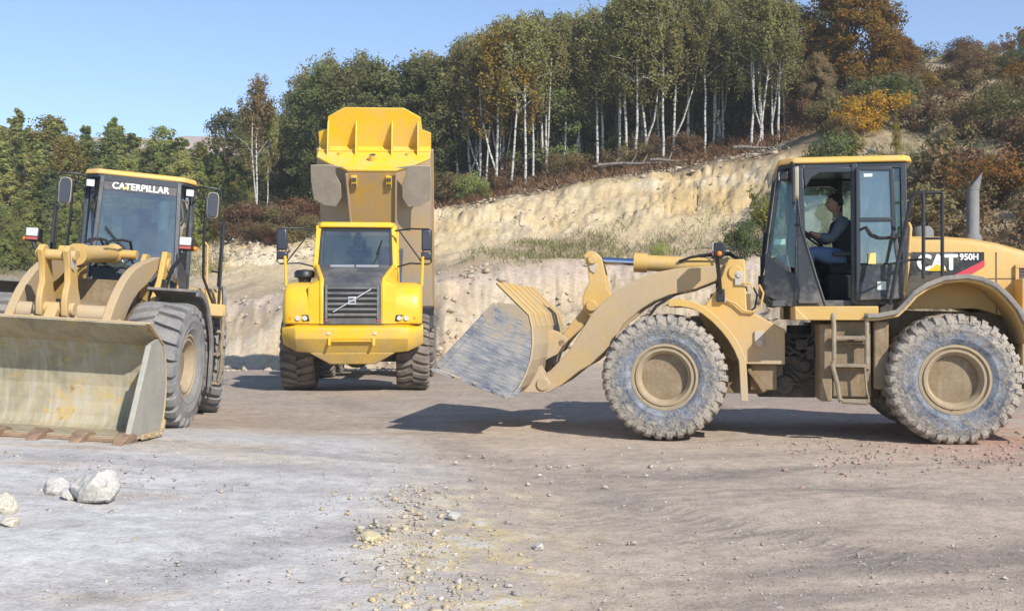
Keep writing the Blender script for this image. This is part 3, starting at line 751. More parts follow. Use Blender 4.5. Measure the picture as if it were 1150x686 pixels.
        for i in range(24):
            t = 2*PI*i/24; c, q_ = math.cos(t), math.sin(t)
            pr.append((s*1.035+.085*math.copysign(abs(c)**.5, c), 3.05+.205*math.copysign(abs(q_)**.5, q_)))
        q = MB(); q.prism_f(pr, lambda y, z: (.075, y-s*.09, zz(z)), lambda y, z: (.125, (y-s*1.035)*.88+s*.945, zz((z-3.05)*.92+3.05))); mi = q.build('mirror', M['mirror_rim'], br, .012)
        q = MB(); q.prism_f(pr, lambda y, z: (.127, (y-s*1.035)*.80+s*.945, zz((z-3.05)*.89+3.05)), lambda y, z: (.136, (y-s*1.035)*.74+s*.945, zz((z-3.05)*.85+3.05))); q.build('mirror_back', M['mirror'], mi)
    # far side door panel, closed, with a rounded window
    for p in ([(-.57, 2.30), (-.12, 2.30), (-.20, 1.66), (-.57, 1.66)], [(.0, 3.24), (-.57, 3.24), (-.57, 3.14), (-.48, 3.19), (-.12, 3.19), (-.03, 3.12), (.02, 2.95)], [(-.57, 2.30), (-.57, 2.52), (-.53, 2.38), (-.46, 2.32), (-.40, 2.30)], [(-.57, 3.14), (-.57, 2.30), (-.53, 2.40), (-.53, 3.10)]):
        b = MB(); b.slab([V(x, -.775, z) for x, z in p], .035); b.build('door_panel', cd, cab, .004)
    # interior
    b = MB(); b.obox(V(-.62, 0, 2.06), (.50, .50, .14)); b.obox(V(-.86, 0, 2.45), (.14, .48, .72), (0, -.12, 0)); b.obox(V(-.93, 0, 2.92), (.10, .28, .20), (0, -.1, 0)); b.box(-.85, -.35, -.22, .22, 1.66, zz(2.0))
    b.build('operator_seat', M['seat'], cab, .04)
    b = MB(); b.obox(V(-.60, .36, 2.24), (.42, .09, .06)); b.obox(V(-.60, -.40, 2.28), (.55, .14, .09)); b.obox(V(.20, 0, 2.0), (.20, .62, .45), (0, .2, 0)); b.box(.10, .34, -.56, .56, 1.66, zz(1.95)); b.bar(V(.16, 0, 2.1), V(-.10, 0, 2.42), .09)
    b.obox(V(.02, -.12, 2.66), (.08, .20, .26), (0, 0, 0))
    b.build('dashboard', M['interior'], cab, .02)
    b = MB(); n = 20
    cc = Vector(V(-.15, 0, 2.47)); ax = Vector((-.62, 0, .78)).normalized(); x = Vector((0, 1, 0)); y = ax.cross(x)
    b.tube([cc+(x*math.cos(2*PI*i/n)+y*math.sin(2*PI*i/n))*.19 for i in range(n+1)], .015, 6); b.bar(cc-x*.18, cc+x*.18, .03, .02); b.bar(cc-y*.18, cc, .03, .02)
    b.build('steering_wheel', M['rubber_hose'], cab)
    if pose['door_open']:
        # door swung right back against the rear side of the cab
        y = .845
        b = MB()
        for p, q in (((-.635, 3.25), (-.635, 1.66)), ((-.635, 3.235), (-1.02, 3.22)), ((-1.02, 3.22), (-1.04, 2.50)), ((-1.04, 2.50), (-1.16, 1.72)), ((-.635, 2.62), (-1.03, 2.62)), ((-.635, 1.68), (-1.16, 1.70))):
            b.bar(V(p[0], y, p[1]), V(q[0], y, q[1]), .05, .055, (0, 1, 0))
        b.slab([V(-.64, y, 2.08), V(-1.08, y, 2.08), V(-1.15, y, 1.72), V(-.64, y, 1.70)], .045)
        dr = b.build('door', cd, cab, .008)
        q = MB(); q.slab([V(-.655, y, 3.22), V(-1.0, y, 3.21), V(-1.02, y, 2.64), V(-.655, y, 2.64)], .01); q.build('upper_window', M['glass_wind'], dr, 0, 0)
        q = MB(); q.slab([V(-.655, y, 2.60), V(-1.03, y, 2.60), V(-1.08, y, 2.10), V(-.655, y, 2.10)], .01); q.build('lower_window', M['glass_wind'], dr, 0, 0)
        q = MB(); q.tube([V(-.66, y+.03, 2.50), V(-.72, y+.07, 2.53), V(-.78, y+.08, 2.44), V(-.86, y+.08, 2.40), V(-1.02, y+.08, 2.40), V(-1.06, y+.04, 2.40)], .017); q.build('grab_bar', M['rubber_hose'], dr); q = MB(); q.tube([V(-.70, y+.03, 2.10), V(-.69, y+.05, 1.95), V(-.66, y+.03, 1.88)], .014); q.build('door_handle', M['rubber_hose'], dr)
        q = MB(); q.box(-.835, -.745, y*CW+.026, y*CW+.032, zz(2.09), zz(2.22)); q.build('warning_sticker', M['sticker_yellow'], dr)
        q = MB(); q.box(-.95, -.85, y*CW+.024, y*CW+.032, zz(1.78), zz(1.88)); q.build('data_sticker', M['sticker'], dr); q = MB(); q.box(-.80, -.70, y*CW+.006, y*CW+.012, zz(3.13), zz(3.17)); q.build('sticker', M['sticker'], dr)
        q = MB(); q.slab([V(.335, .652, 2.34), V(.20, .705, 2.34), V(.20, .705, 2.41), V(.325, .652, 2.41)], .004); q.build('pane_sticker', M['sticker_teal'], cab)
    else:
        for s in (1, -1):
            q = MB(); q.tube([V(-.1, s*.79, 2.4), V(-.25, s*.84, 2.45), V(-.5, s*.84, 2.45), V(-.55, s*.79, 2.42)], .014); q.build('door_handle', bl, cab)
    return root
# ------------------------------------------------------------------ articulated dump truck
def make_truck(loc, rz, art, tip):
    root = empty('dump_truck', loc, rz)
    tag(root, 'yellow dump truck facing the viewer with its tipper body raised high', 'dump truck')
    Y = M['truck_yellow']; ch = M['chassis']; bl = M['black']
    def fr(mb, nm, mat, bev=.01, smooth=40, parent=root):
        o = mb.build(nm, mat, parent, bev, smooth)
        if parent is root: o.rotation_euler.z = art
        return o
    # bumper lofted across
    b = MB(); ys = [-1.30, -1.02, -.62, .62, 1.02, 1.30]; xo = [-.30, -.03, 0, 0, -.03, -.30]; zb = [.93, .80, .76, .76, .80, .93]
    secs = []
    for y, dx, z in zip(ys, xo, zb):
        secs.append([(2.75, y, 1.30), (3.24+dx, y, 1.30), (3.42+dx, y, 1.235), (3.43+dx, y, 1.04 if abs(y) < 1.2 else 1.10), (3.24+dx, y, z), (2.75, y, z)])
    v = [p for q in secs for p in q]; n = 6; f = []
    for k in range(5): f += [(k*n+i, k*n+(i+1) % n, (k+1)*n+(i+1) % n, (k+1)*n+i) for i in range(n)]
    f += [tuple(range(5, -1, -1)), tuple(range(30, 36))]
    b.add(v, f); bp = fr(b, 'bumper', Y, .02)
    b = MB(); b.prism_f([(-.78, .775), (.78, .775), (.42, .56), (-.42, .56)], lambda y, z: (2.6, y, z), lambda y, z: (3.26-(.775-z)*.6, y, z)); fr(b, 'skid_plate', Y, .02)
    b = MB()
    for y in (-.40, .40): b.box(3.43, 3.455, y-.025, y+.025, .92, 1.06)
    b.box(3.40, 3.44, -.37, .37, .985, 1.0); b.build('tow_bracket', M['bed_yellow'], bp, .004)
    b = MB()
    for y in (-.42, .42): b.obox((3.435, y, 1.135), (.02, .06, .05))
    b.build('reflector', M['lamp'], bp, .004)
    # wings over the front wheels
    for s in (1, -1):
        FP = [(3.26, 1.305), (3.27, 1.55), (3.24, 1.78), (3.14, 1.95), (2.95, 2.05), (2.6, 2.09), (1.15, 2.09), (1.0, 1.90), (.95, 1.45), (1.10, 1.45), (1.25, 1.62), (1.55, 1.74), (1.9, 1.78), (2.25, 1.74), (2.55, 1.58), (2.70, 1.36), (2.72, 1.305)]
        lay = [(.55, 0, 1.), (1.10, 0, 1.), (1.22, -.03, .985), (1.28, -.12, .95)]
        v = []; n = len(FP)
        for y, dx, k in lay:
            for x, z in FP: v.append((x+(dx if x > 2.8 else 0), s*y, 1.3+(z-1.3)*k if z > 1.8 else z))
        f = []
        for k in range(len(lay)-1): f += [(k*n+i, k*n+(i+1) % n, (k+1)*n+(i+1) % n, (k+1)*n+i) for i in range(n)]
        f += [tuple(range(n-1, -1, -1)), tuple(range((len(lay)-1)*n, len(lay)*n))]
        b = MB(); b.add(v, f); w = fr(b, 'front_wing', Y, .03, 50)
        b = MB(); b.prism_f([(s*.78, 1.36), (s*1.21, 1.36), (s*1.22, 1.42), (s*1.12, 1.475), (s*.80, 1.475)], lambda y, z: (3.255-max(0, abs(y)-1.05)*.5, y, z), lambda y, z: (3.285-max(0, abs(y)-1.05)*.5, y, z)); hl = b.build('headlight', M['grille_black'], w, .008)
        for yy in (.86, .99, 1.12):
            b = MB(); x = 3.275-max(0, yy-1.05)*.5; b.cyl((x, s*yy, 1.415), (x+.02, s*yy, 1.415), .045 if yy < 1.1 else .035, n=16); b.build('lamp', M['lamp'] if yy < 1.1 else M['lamp_orange'], hl)
        b = MB(); b.tube([(2.75, s*1.27, 2.02), (2.75, s*1.29, 2.58)], .028); fr(b, 'mirror_post', Y, 0)
        # mirrors
        b = MB(); b.tube([(2.3, s*.76, 3.10), (2.55, s*1.05, 3.12), (2.62, s*1.40, 3.11), (2.62, s*1.45, 3.08), (2.62, s*1.45, 2.48), (2.62, s*1.40, 2.44), (2.55, s*1.05, 2.46), (2.35, s*.80, 2.40)], .016)
        b.tube([(2.38, s*.83, 3.10), (2.6, s*1.28, 2.47)], .014); b.tube([(2.62, s*1.28, 3.11), (2.62, s*1.30, 2.45)], .012)
        mb = fr(b, 'mirror_bracket', bl, 0)
        b = MB(); b.obox((2.60, s*1.36, 2.90), (.13, .19, .40)); b.build('mirror', M['mirror'], mb, .03)
        b = MB(); b.obox((2.60, s*1.36, 2.60), (.14, .21, .15)); b.build('wide_mirror', M['mirror'], mb, .03)
    # hood
    sec = []
    TOPS = [(3.30, 1.305, .535), (3.30, 1.60, .535), (3.27, 2.02, .535), (3.18, 2.10, .545), (2.90, 2.21, .60), (2.55, 2.345, .68), (2.33, 2.415, .70)]
    v = []; 
    for x, z, w in TOPS: v += [(x, -w, z), (x, -w*.85, z+.025 if z > 2 else z), (x, w*.85, z+.025 if z > 2 else z), (x, w, z)]
    for x, z, w in TOPS: v += [(min(x-.06, 3.2), -w, min(z-.1, 1.9)), (min(x-.06, 3.2), w, min(z-.1, 1.9))]
    f = []; m = len(TOPS)
    for k in range(m-1): f += [(k*4+i, k*4+i+1, (k+1)*4+i+1, (k+1)*4+i) for i in range(3)]
    b = MB(); b.add(v[:m*4], f)
    b2 = MB()
    for s in (1, -1):
        for k in range(m-1):
            x0, z0, w0 = TOPS[k]; x1, z1, w1 = TOPS[k+1]
            b2.slab([(x0, s*(w0+.01), z0), (x1, s*(w1+.01), z1), (min(x1-.2, 2.9), s*(w1+.01), 1.35), (min(x0-.2, 2.9), s*(w0+.01), 1.35)], .02) if k > 1 else None
    hood = fr(b, 'hood', M['grille_grey'], 0, 30)
    for s in (1, -1):   # yellow shoulder that frames the hood
        pts = [(3.27, s*.56, 1.31), (3.27, s*.56, 1.70), (3.25, s*.56, 2.03), (3.16, s*.57, 2.12), (2.88, s*.625, 2.225), (2.53, s*.705, 2.36), (2.33, s*.735, 2.42)]
        b = MB(); b.tube(pts, .045, 8)
        for k in range(len(pts)-1):
            p, q = pts[k], pts[k+1]
            b.slab([p, q, (q[0]-.02, s*.80, min(q[2]-.12, 2.05) if k > 1 else q[2]), (p[0]-.02, s*.80, min(p[2]-.12, 2.05) if k > 1 else p[2])], .03)
        fr(b, 'hood_shoulder', Y, 0)
    b = MB(); b.box(3.285, 3.31, -.46, .46, 1.42, 2.0); g_ = b.build('grille', M['grille_black'], hood, 0)
    b = MB()
    for i in range(6): b.obox((3.322, 0, 1.475+.098*i), (.045, .90, .034), (0, .55, 0))
    for y in (-.47, .47): b.box(3.295, 3.335, y-.02, y+.02, 1.40, 2.02)
    b.build('louvre', M['louvre'], g_, .004)
    b = MB(); b.bar((3.352, -.345, 1.525), (3.352, .345, 1.945), .022, .055, (1, 0, 0)); em = b.build('emblem_bar', M['silver'], g_, .004)
    b = MB(); b.obox((3.358, 0, 1.735), (.03, .145, .145)); b.build('badge', M['silver'], em, .006)
    b = MB()
    for z in (1.762, 1.708): b.obox((3.3745, 0, z), (.004, .115, .034))
    bd = b.build('badge_plate', M['decal_black'], em)
    me = text_mesh('VOLVO', .036, .0008, .002); put_text('lettering', me, M['silver'], bd, (3.3775, 0, 1.735), (0, 1, 0), (0, 0, 1))
    b = MB()
    for y in (-.47, .47): b.cyl((3.30, y, 1.375), (3.315, y, 1.375), .028, n=12)
    b.build('marker_lamp', M['lamp_red'], hood)
    b = MB()
    for y0, y1 in ((-.47, -.02), (.02, .45)): b.slab([(2.52, y0, 2.395), (2.52, y1, 2.395), (2.44, y1, 2.422), (2.44, y0, 2.422)], .02)
    b.build('hood_vent', M['silver'], hood)
    # cab
    b = MB()
    for s in (1, -1):
        b.bar((2.10, s*.72, 3.18), (2.34, s*.755, 2.36), .075, .10, (0, 1, 0))
        b.bar((.95, s*.74, 3.18), (.95, s*.76, 1.9), .10, .10, (0, 1, 0)); b.bar((1.55, s*.75, 3.18), (1.55, s*.77, 1.9), .07, .07, (0, 1, 0))
        b.bar((2.12, s*.745, 3.17), (.95, s*.745, 3.17), .07, .08)
        b.slab([(2.36, s*.765, 2.42), (.95, s*.765, 2.42), (.95, s*.765, 1.7), (2.2, s*.765, 1.7)], .05)
    b.slab([(.95, -.76, 1.7), (.95, .76, 1.7), (.95, .76, 2.35), (.95, -.76, 2.35)], .05); b.box(.95, 2.3, -.75, .75, 1.68, 1.75)
    cab = fr(b, 'cab', Y, .012)
    b = MB(); b.prism_f([(2.20, .70), (2.05, .785), (.88, .785), (.88, -.785), (2.05, -.785), (2.20, -.70)], lambda x, y: (x, y, 3.165), lambda x, y: (x*.98+.02, y*.95, 3.275)); b.build('cab_roof', Y, cab, .03)
    b = MB()
    for s in (1, -1): b.bar((2.125, s*.66, 3.12), (2.35, s*.69, 2.40), .06, .05, (0, 1, 0))
    b.bar((2.12, -.7, 3.13), (2.12, .7, 3.13), .05, .06)
    b.build('window_surround', M['grille_black'], cab, .006)
    b = MB(); b.slab([(2.13, -.66, 3.12), (2.13, .66, 3.12), (2.36, .69, 2.38), (2.36, -.69, 2.38)], .01); ws = b.build('windscreen', M['glass_truck'], cab, 0, 0)
    b = MB(); b.tube([(2.385, .30, 2.40), (2.335, .42, 2.60), (2.275, .47, 2.80)], .010); b.bar((2.30, .40, 2.64), (2.22, .50, 2.92), .025, .02); b.build('wiper', M['black'], ws)
    for s in (1, -1):
        b = MB(); b.slab([(2.02, s*.755, 3.10), (1.6, s*.76, 3.10), (1.6, s*.765, 2.45), (2.24, s*.765, 2.45)], .01); b.build('door_window', M['glass'], cab, 0, 0)
        b = MB(); b.slab([(1.5, s*.755, 3.10), (1.0, s*.76, 3.10), (1.0, s*.765, 2.45), (1.5, s*.765, 2.45)], .01); b.build('side_window', M['glass'], cab, 0, 0)
    b = MB(); b.slab([(.95, -.7, 2.4), (.95, .7, 2.4), (.95, .68, 3.1), (.95, -.68, 3.1)], .01); b.build('rear_window', M['glass'], cab, 0, 0)
    b = MB(); b.obox((1.38, 0, 2.14), (.5, .5, .14)); b.obox((1.16, 0, 2.5), (.14, .48, .7), (0, -.1, 0)); b.obox((1.12, 0, 2.93), (.1, .28, .18)); b.obox((1.1, .52, 2.55), (.2, .3, .6)); b.build('operator_seat', M['seat'], cab, .04)
    b = MB(); b.obox((2.08, 0, 2.25), (.34, 1.3, .22), (0, .2, 0)); b.build('dashboard', M['interior'], cab, .03)
    b = MB(); cc = Vector((1.82, 0, 2.46)); ax = Vector((-.6, 0, .8)).normalized(); x = Vector((0, 1, 0)); y = ax.cross(x)
    b.tube([cc+(x*math.cos(2*PI*i/20)+y*math.sin(2*PI*i/20))*.2 for i in range(21)], .015, 6); b.bar(cc-x*.19, cc+x*.19, .03, .02); b.build('steering_wheel', M['rubber_hose'], cab)
    b = MB(); b.lathe([(.001, .27), (.16, .25), (.20, .20), (.20, .12), (.13, .10), (.11, 0), (.11, -.3)], 24, 'z'); b.v = [(p+2.25, q-.98, r+2.08) for p, q, r in b.v]; fr(b, 'air_intake', M['black'], 0)
    b = MB(); b.box(-.1, 3.1, -.45, .45, .95, 1.6); b.cyl((1.9, -1.0, .75), (1.9, 1.0, .75), .2); b.ball((1.9, 0, .75), (.35, .32, .32)); b.box(2.2, 2.7, -.5, .5, .62, .95); b.box(.2, 1.0, -1.15, -.5, .7, 1.5); b.box(.2, 1.0, .5, 1.15, .7, 1.5)
    fr(b, 'front_chassis', M['dark_dirty_shade'], .02)
    for s in (1, -1):
        wheel(root, 1.9, s*1.10, .75, 'truck', M['tyre_dark'], M['rim'], .2, art, (.75, .35, .31))
        for x in (-2.5, -4.15): wheel(root, x, s*1.17, .75, 'truck', M['tyre_dark'], M['rim'], x, 0, (.75, .35, .31))
    # rear chassis
    b = MB()
    for y in (-.42, .42): b.box(-5.2, .2, y-.07, y+.07, .95, 1.32)
    for x in (-.3, -1.6, -3.3, -5.0): b.box(x-.1, x+.1, -.42, .42, 1.0, 1.28)
    b.box(-.3, .3, -.3, .3, .7, 1.5)
    for x in (-2.5, -4.15): b.cyl((x, -1.0, .75), (x, 1.0, .75), .18); b.ball((x, 0, .75), (.32, .3, .3))
    for y in (-.75, .75): b.bar((-2.5, y, .80), (-4.15, y, .80), .14, .22)
    b.build('rear_chassis', M['dark_dirty_shade'], root, .015)
    # tipper body
    px, pz = -4.9, 1.50
    O = lambda k, w: [(-1.42, 1.62), (-1.40, .95), (-1.02, .52), (-w, .14), (w, .14), (1.02, .52), (1.40, .95), (1.42, 1.62)]
    secs = []
    for bb, w, dn, top in ((3.90, .56, 0, 0), (2.4, .53, 0, 0), (.4, .44, 0, -.05), (-.4, .44, .05, -.15), (-1.5, .40, .52, -.40)):
        o_ = [(y, n+dn if n < 1.5 else n+top) for y, n in O(1, w)]
        i_ = [(y*.955, n+.06 if n < 1.5 else n) for y, n in o_]
        secs.append([(bb, y, n) for y, n in o_] + [(bb, y, n) for y, n in i_[::-1]])
    v = [p for q in secs for p in q]; n = 16; f = []
    for k in range(len(secs)-1): f += [(k*n+i, k*n+(i+1) % n, (k+1)*n+(i+1) % n, (k+1)*n+i) for i in range(n)]
    f += [tuple(range(n-1, -1, -1)), tuple(range((len(secs)-1)*n, len(secs)*n))]
    b = MB(); b.add(v, f)
    for s in (1, -1):
        b.bar((3.9, s*1.43, 1.62), (-1.4, s*1.43, 1.30), .10, .12)
        b.bar((3.85, s*.60, .10), (-.2, s*.46, .10), .05, .10)
    b.box(-.15, .15, -.55, .55, -.06, .12)
    fp = MB(); fp.slab([(3.88, -.575, .134), (3.88, .575, .134), (-.1, .46, .132), (-.1, -.46, .132)], .012)
    bed = b.build('tipper_body', M['bed_worn'], root, .01); bed.location = (px, -.06, pz); bed.rotation_euler.y = -tip
    fp.build('floor_plate', M['bed_rust'], bed)
    b = MB(); b.prism_f([(-1.42, 1.66), (-1.41, .95), (-1.03, .50), (-.58, .12), (.58, .12), (1.03, .50), (1.41, .95), (1.42, 1.66)], lambda y, n: (3.90, y, n), lambda y, n: (3.96, y, n))
    b.bar((3.98, -1.40, 1.30), (3.98, 1.40, 1.30), .05, .05)
    hb = b.build('headboard', M['bed_yellow'], bed, .012)
    for y in (-.85, .85): b = MB(); b.cyl((3.95, y, 1.08), (4.03, y, 1.08), .05, n=12); b.build('stud', M['bed_yellow'], hb)
    b = MB(); b.cyl((3.955, .0, .72), (4.10, .0, .72), .10, n=18); b.build('boss', M['bed_yellow'], hb)
    b = MB(); b.cyl((4.09, 0, .72), (4.106, 0, .72), .078, n=18); b.build('boss_hole', M['dark_dirty_shade'], hb)
    b = MB(); b.slab([(3.93, -1.42, 1.68), (4.32, -1.42, 1.70), (4.40, -1.20, 1.70), (4.72, -1.16, 1.74), (4.95, -.74, 1.76), (4.95, .74, 1.76), (4.72, 1.16, 1.74), (4.40, 1.20, 1.70), (4.32, 1.42, 1.70), (3.93, 1.42, 1.68)], .05)
    sg = b.build('spill_guard', M['bed_yellow'], hb, .01)
    for y in (-1.15, -.45, .45, 1.10):
        b = MB(); b.slab([(3.96, y, 1.65), (4.62, y, 1.70), (4.60, y, 1.60), (3.96, y, 1.02)], .035); b.build('gusset', M['bed_yellow'], sg, .006)
    for s in (1, -1):
        b = MB(); PL = [(.56, 3.86), (.84, 3.84), (.86, 3.70), (.74, 3.42), (.74, 3.08), (.88, 2.82), (1.18, 2.86), (1.42, 3.0), (1.46, 3.50), (1.44, 3.90), (1.0, 3.92)]
        b.prism_f(PL, lambda y, q: (q+.2, s*y, .03+.10*max(0, y-1.1)), lambda y, q: (q+.2, s*y, -.01+.10*max(0, y-1.1)))
        b.bar((3.6, s*1.0, .05), (3.6, s*1.0, .5), .05); b.bar((3.1, s*1.1, .05), (3.1, s*1.1, .6), .05)
        b.build('body_wing', M['bed_grey'], bed, .012)
        b = MB(); b.prism_f([(s*.35, 3.80), (s*.49, 3.80), (s*.49, 3.50), (s*.35, 3.50)], lambda y, q: (q, y, .06), lambda y, q: (q, y, .125))
        b.build('body_pad', M['bed_yellow'], bed, .006)
        b = MB()
        for q in (3.72, 3.57): b.box(q-.045, q+.045, min(s*.37, s*.47), max(s*.37, s*.47), .045, .062)
        b.build('pad_slot', M['dark_dirty_shade'], bed, .004)
        # hoist ram
        e = Vector((px+1.9*math.cos(tip)-.3*math.sin(tip)*0, s*.62, pz+1.9*math.sin(tip)-.05)); a = Vector((-2.0, s*.62, 1.15)); mid = a.lerp(e, .5)
        b = MB(); b.cyl(a, mid, .10); r_ = b.build('hoist_cylinder', M['black'], root); b = MB(); b.cyl(mid, e, .055); b.build('cylinder_rod', M['chrome'], r_)
        # rear mudguard
        b = MB(); y0, y1 = sorted((s*.95, s*1.48)); b.strip([(-1.75, 1.15), (-1.85, 1.45), (-2.1, 1.62), (-2.5, 1.68), (-2.9, 1.62)], y0, y1, .03); b.build('mudguard', M['black'], root)
    return root

# ------------------------------------------------------------------ people
def head_mesh(c, sc_=1.):
    """head with brow, nose, mouth, chin and ears; faces +x"""
    bm = bmesh.new(); bmesh.ops.create_icosphere(bm, subdivisions=4, radius=1)
    def ga(v, p, s): return math.exp(-((v-Vector(p)).length/s)**2)
    for v in bm.verts:
        n = v.co.copy(); x, y, z = n
        q = Vector((x*.098, y*.076, z*.118))
        if z < 0: q.x *= 1-.10*(-z); q.y *= 1-.28*(-z)
        if x < 0 and z < -.2: q.x *= .86
        q.x += .024*ga(n, (.98, 0, -.12), .17)+.010*ga(n, (.97, 0, .12), .14)+.010*ga(n, (.9, 0, -.62), .28)+.006*ga(n, (.85, 0, -.48), .10)
        q.x -= .009*(ga(n, (.90, .38, .08), .17)+ga(n, (.90, -.38, .08), .17))+.006*ga(n, (.95, 0, -.36), .08)
        q.y += math.copysign(.020, y)*(ga(n, (-.05, math.copysign(.99, y), -.02), .17))
        q.x += .006*(ga(n, (.80, .5, -.15), .2)+ga(n, (.80, -.5, -.15), .2))
        v.co = q*sc_+Vector(c)
    me = bpy.data.meshes.new('head'); bm.to_mesh(me); bm.free(); me.polygons.foreach_set('use_smooth', [True]*len(me.polygons)); return me
def join(ms):
    bm = bmesh.new()
    for m in ms: bm.from_mesh(m)
    out = bpy.data.meshes.new('body'); bm.to_mesh(out); bm.free(); out.polygons.foreach_set('use_smooth', [True]*len(out.polygons)); return out
def make_person(label, frame, origin, rotz, group=None, seat=(-.55, 0, 2.20), reach=(-.17, .17, 2.50), knee=(-.14, .13, 2.28), foot=(-.04, .13, 1.75), lean=.10, head_h=.70):
    root = empty('person'); tag(root, label, 'person', group)
    root.matrix_world = frame @ Matrix.Rotation(rotz, 4, 'Z')
    hip = Vector(seat); ch1 = hip+Vector((.01, 0, .20)); ch2 = hip+Vector((.03+lean*.4, 0, .40)); nk = hip+Vector((.05+lean*.6, 0, .52)); hc = hip+Vector((.085+lean*.6, 0, head_h-.01))
    V_ = [hip, ch1, ch2, nk, hc+Vector((-.015, 0, -.05))]
    Rr = [(.17, .14), (.155, .125), (.18, .12), .066, .060]
    E = [(0, 1), (1, 2), (2, 3), (3, 4)]
    def limb(pts, rad, root_i):
        last = root_i
        for p, r in zip(pts, rad):
            V_.append(Vector(p)); Rr.append(r); E.append((last, len(V_)-1)); last = len(V_)-1
        return last
    arms = {}; legs = {}
    for s in (1, -1):
        sh = ch2+Vector((-.01, s*.185, .045)); hand = Vector((reach[0], s*reach[1], reach[2])); el = sh.lerp(hand, .48)+Vector((-.03, s*.05, -.15))
        wr = hand+(el-hand).normalized()*.06
        k = Vector((knee[0], s*knee[1], knee[2])); ft = Vector((foot[0], s*foot[1], foot[2])); hp = hip+Vector((.03, s*.095, -.02))
        arms[s] = (sh, el, wr, hand); legs[s] = (hp, k, ft)
        a = limb([sh, el, wr, hand], [.062, .048, .034, (.024, .042)], 2)
        fd = (hand-el).normalized()
        for i in range(4):
            q = hand+Vector((0, s*(.030-.020*i), .006)); limb([q+fd*.035+Vector((0, 0, .012)), q+fd*.062+Vector((0, 0, -.012)), q+fd*(.048-.004*abs(i-1))+Vector((0, 0, -.036))], [.0105, .0095, .008], a)
        limb([hand+Vector((.0, -s*.040, .018)), hand+fd*.03+Vector((.0, -s*.048, .0))], [.012, .010], a)
        limb([hp, hp.lerp(k, .5), k, k.lerp(ft, .5), ft, ft+Vector((.13, 0, -.035))], [.09, .08, .06, .055, .042, .038], 0)
    body = mesh_obj('body', join([skin_mesh(V_, E, Rr, 1), head_mesh(hc)]), M['skin'], root)
    me = skin_mesh([hip+Vector((-.01, 0, -.10)), hip+Vector((0, 0, .05)), ch1, ch2, ch2+Vector((.01, 0, .10))], [(0, 1), (1, 2), (2, 3), (3, 4)], [(.235, .20), (.225, .185), (.215, .175), (.235, .17), (.155, .12)], 2); mesh_obj('vest', me, M['vest'], root)
    for s in (1, -1):
        sh, el, wr, hand = arms[s]
        me = skin_mesh([ch2+Vector((0, s*.10, .055)), sh, sh.lerp(el, .5), el, el.lerp(wr, .5), el.lerp(wr, .85)], [(0, 1), (1, 2), (2, 3), (3, 4), (4, 5)], [.09, .092, .078, .070, .060, .052], 2); mesh_obj('sleeve', me, M['shirt'], root)
        hp, k, ft = legs[s]
        me = skin_mesh([hp+Vector((-.06, 0, 0)), hp.lerp(k, .3), hp.lerp(k, .7), k, k.lerp(ft, .4), ft], [(0, 1), (1, 2), (2, 3), (3, 4), (4, 5)], [.135, .125, .105, .095, .085, .075], 2); mesh_obj('trouser_leg', me, M['jeans'], root)
        b = MB(); b.ball(ft+Vector((.07, 0, -.04)), (.13, .05, .045)); b.build('shoe', M['rubber_hose'], root)
    me = skin_mesh([nk+Vector((-.012, 0, -.05)), nk+Vector((-.002, 0, .02))], [(0, 1)], [(.115, .105), (.092, .09)], 2); mesh_obj('collar', me, M['collar'], root)
    # hair: cap over the back and top of the skull, stopping at the hairline
    bm = bmesh.new(); bm.from_mesh(head_mesh(hc+Vector((-.006, 0, .006)), 1.085))
    kill = []
    for v in bm.verts:
        q = v.co-hc
        if q.z < (-.045 if q.x < -.025 else .0+.62*(q.x+.025)) or (q.x > .035 and q.z < .062): kill.append(v)
    bmesh.ops.delete(bm, geom=kill, context='VERTS'); me = bpy.data.meshes.new('hair'); bm.to_mesh(me); bm.free(); me.polygons.foreach_set('use_smooth', [True]*len(me.polygons)); mesh_obj('hair', me, M['hair'], root)
    b = MB()
    for s in (1, -1): b.ball(hc+Vector((.082, s*.030, .010)), (.011, .013, .008), 8, 6)
    b.build('eyes', M['hair'], root)
    return root
# ------------------------------------------------------------------ terrain
FX, HC, HY, CX = 1205., 1.5, 352., 575.
TAB = {
 -400: [(30, 400), (36, 375), (44, 335), (52, 318), (56, 308), (62, 300), (90, 290), (140, 285)],
 0: [(28, 398), (34, 372), (42, 332), (50, 308), (55, 302), (62, 298), (90, 285), (140, 285)],
 200: [(34, 408), (38.5, 365), (43, 335), (49, 302), (54, 285), (60, 270), (90, 255), (140, 255)],
 270: [(34.5, 413), (38.5, 345), (43, 326), (48, 300), (53, 262), (60, 245), (90, 230), (140, 225)],
 430: [(34, 412), (37.5, 338), (42, 318), (48, 290), (53, 250), (60, 236), (90, 200), (140, 190)],
 500: [(29, 412), (35.5, 320), (41, 302), (48, 274), (52, 234), (58, 224), (90, 175), (140, 160)],
 650: [(28.5, 410), (35.5, 310), (41, 292), (47.5, 254), (51.5, 207), (57, 193), (90, 140), (140, 130)],
 780: [(28.5, 407), (35, 304), (40, 285), (46, 240), (50, 190), (56, 176), (90, 120), (140, 115)],
 850: [(28, 406), (34, 302), (39, 280), (44, 232), (48, 180), (55, 164), (85, 110), (140, 100)],
 930: [(26, 400), (29, 330), (34, 290), (40, 225), (46, 160), (54, 138), (78, 75), (140, 75)],
 1050: [(25, 410), (28, 345), (33, 280), (39, 215), (47, 145), (56, 105), (74, 64), (140, 75)],
 1150: [(24, 415), (27, 350), (32, 285), (38, 210), (46, 140), (55, 95), (70, 58), (140, 75)],
 1500: [(24, 420), (28, 360), (33, 300), (40, 220), (48, 150), (58, 90), (75, 45), (140, 60)]}
_px = np.array(sorted(TAB)); _TD = np.array([[p[0] for p in TAB[k]] for k in sorted(TAB)], float)
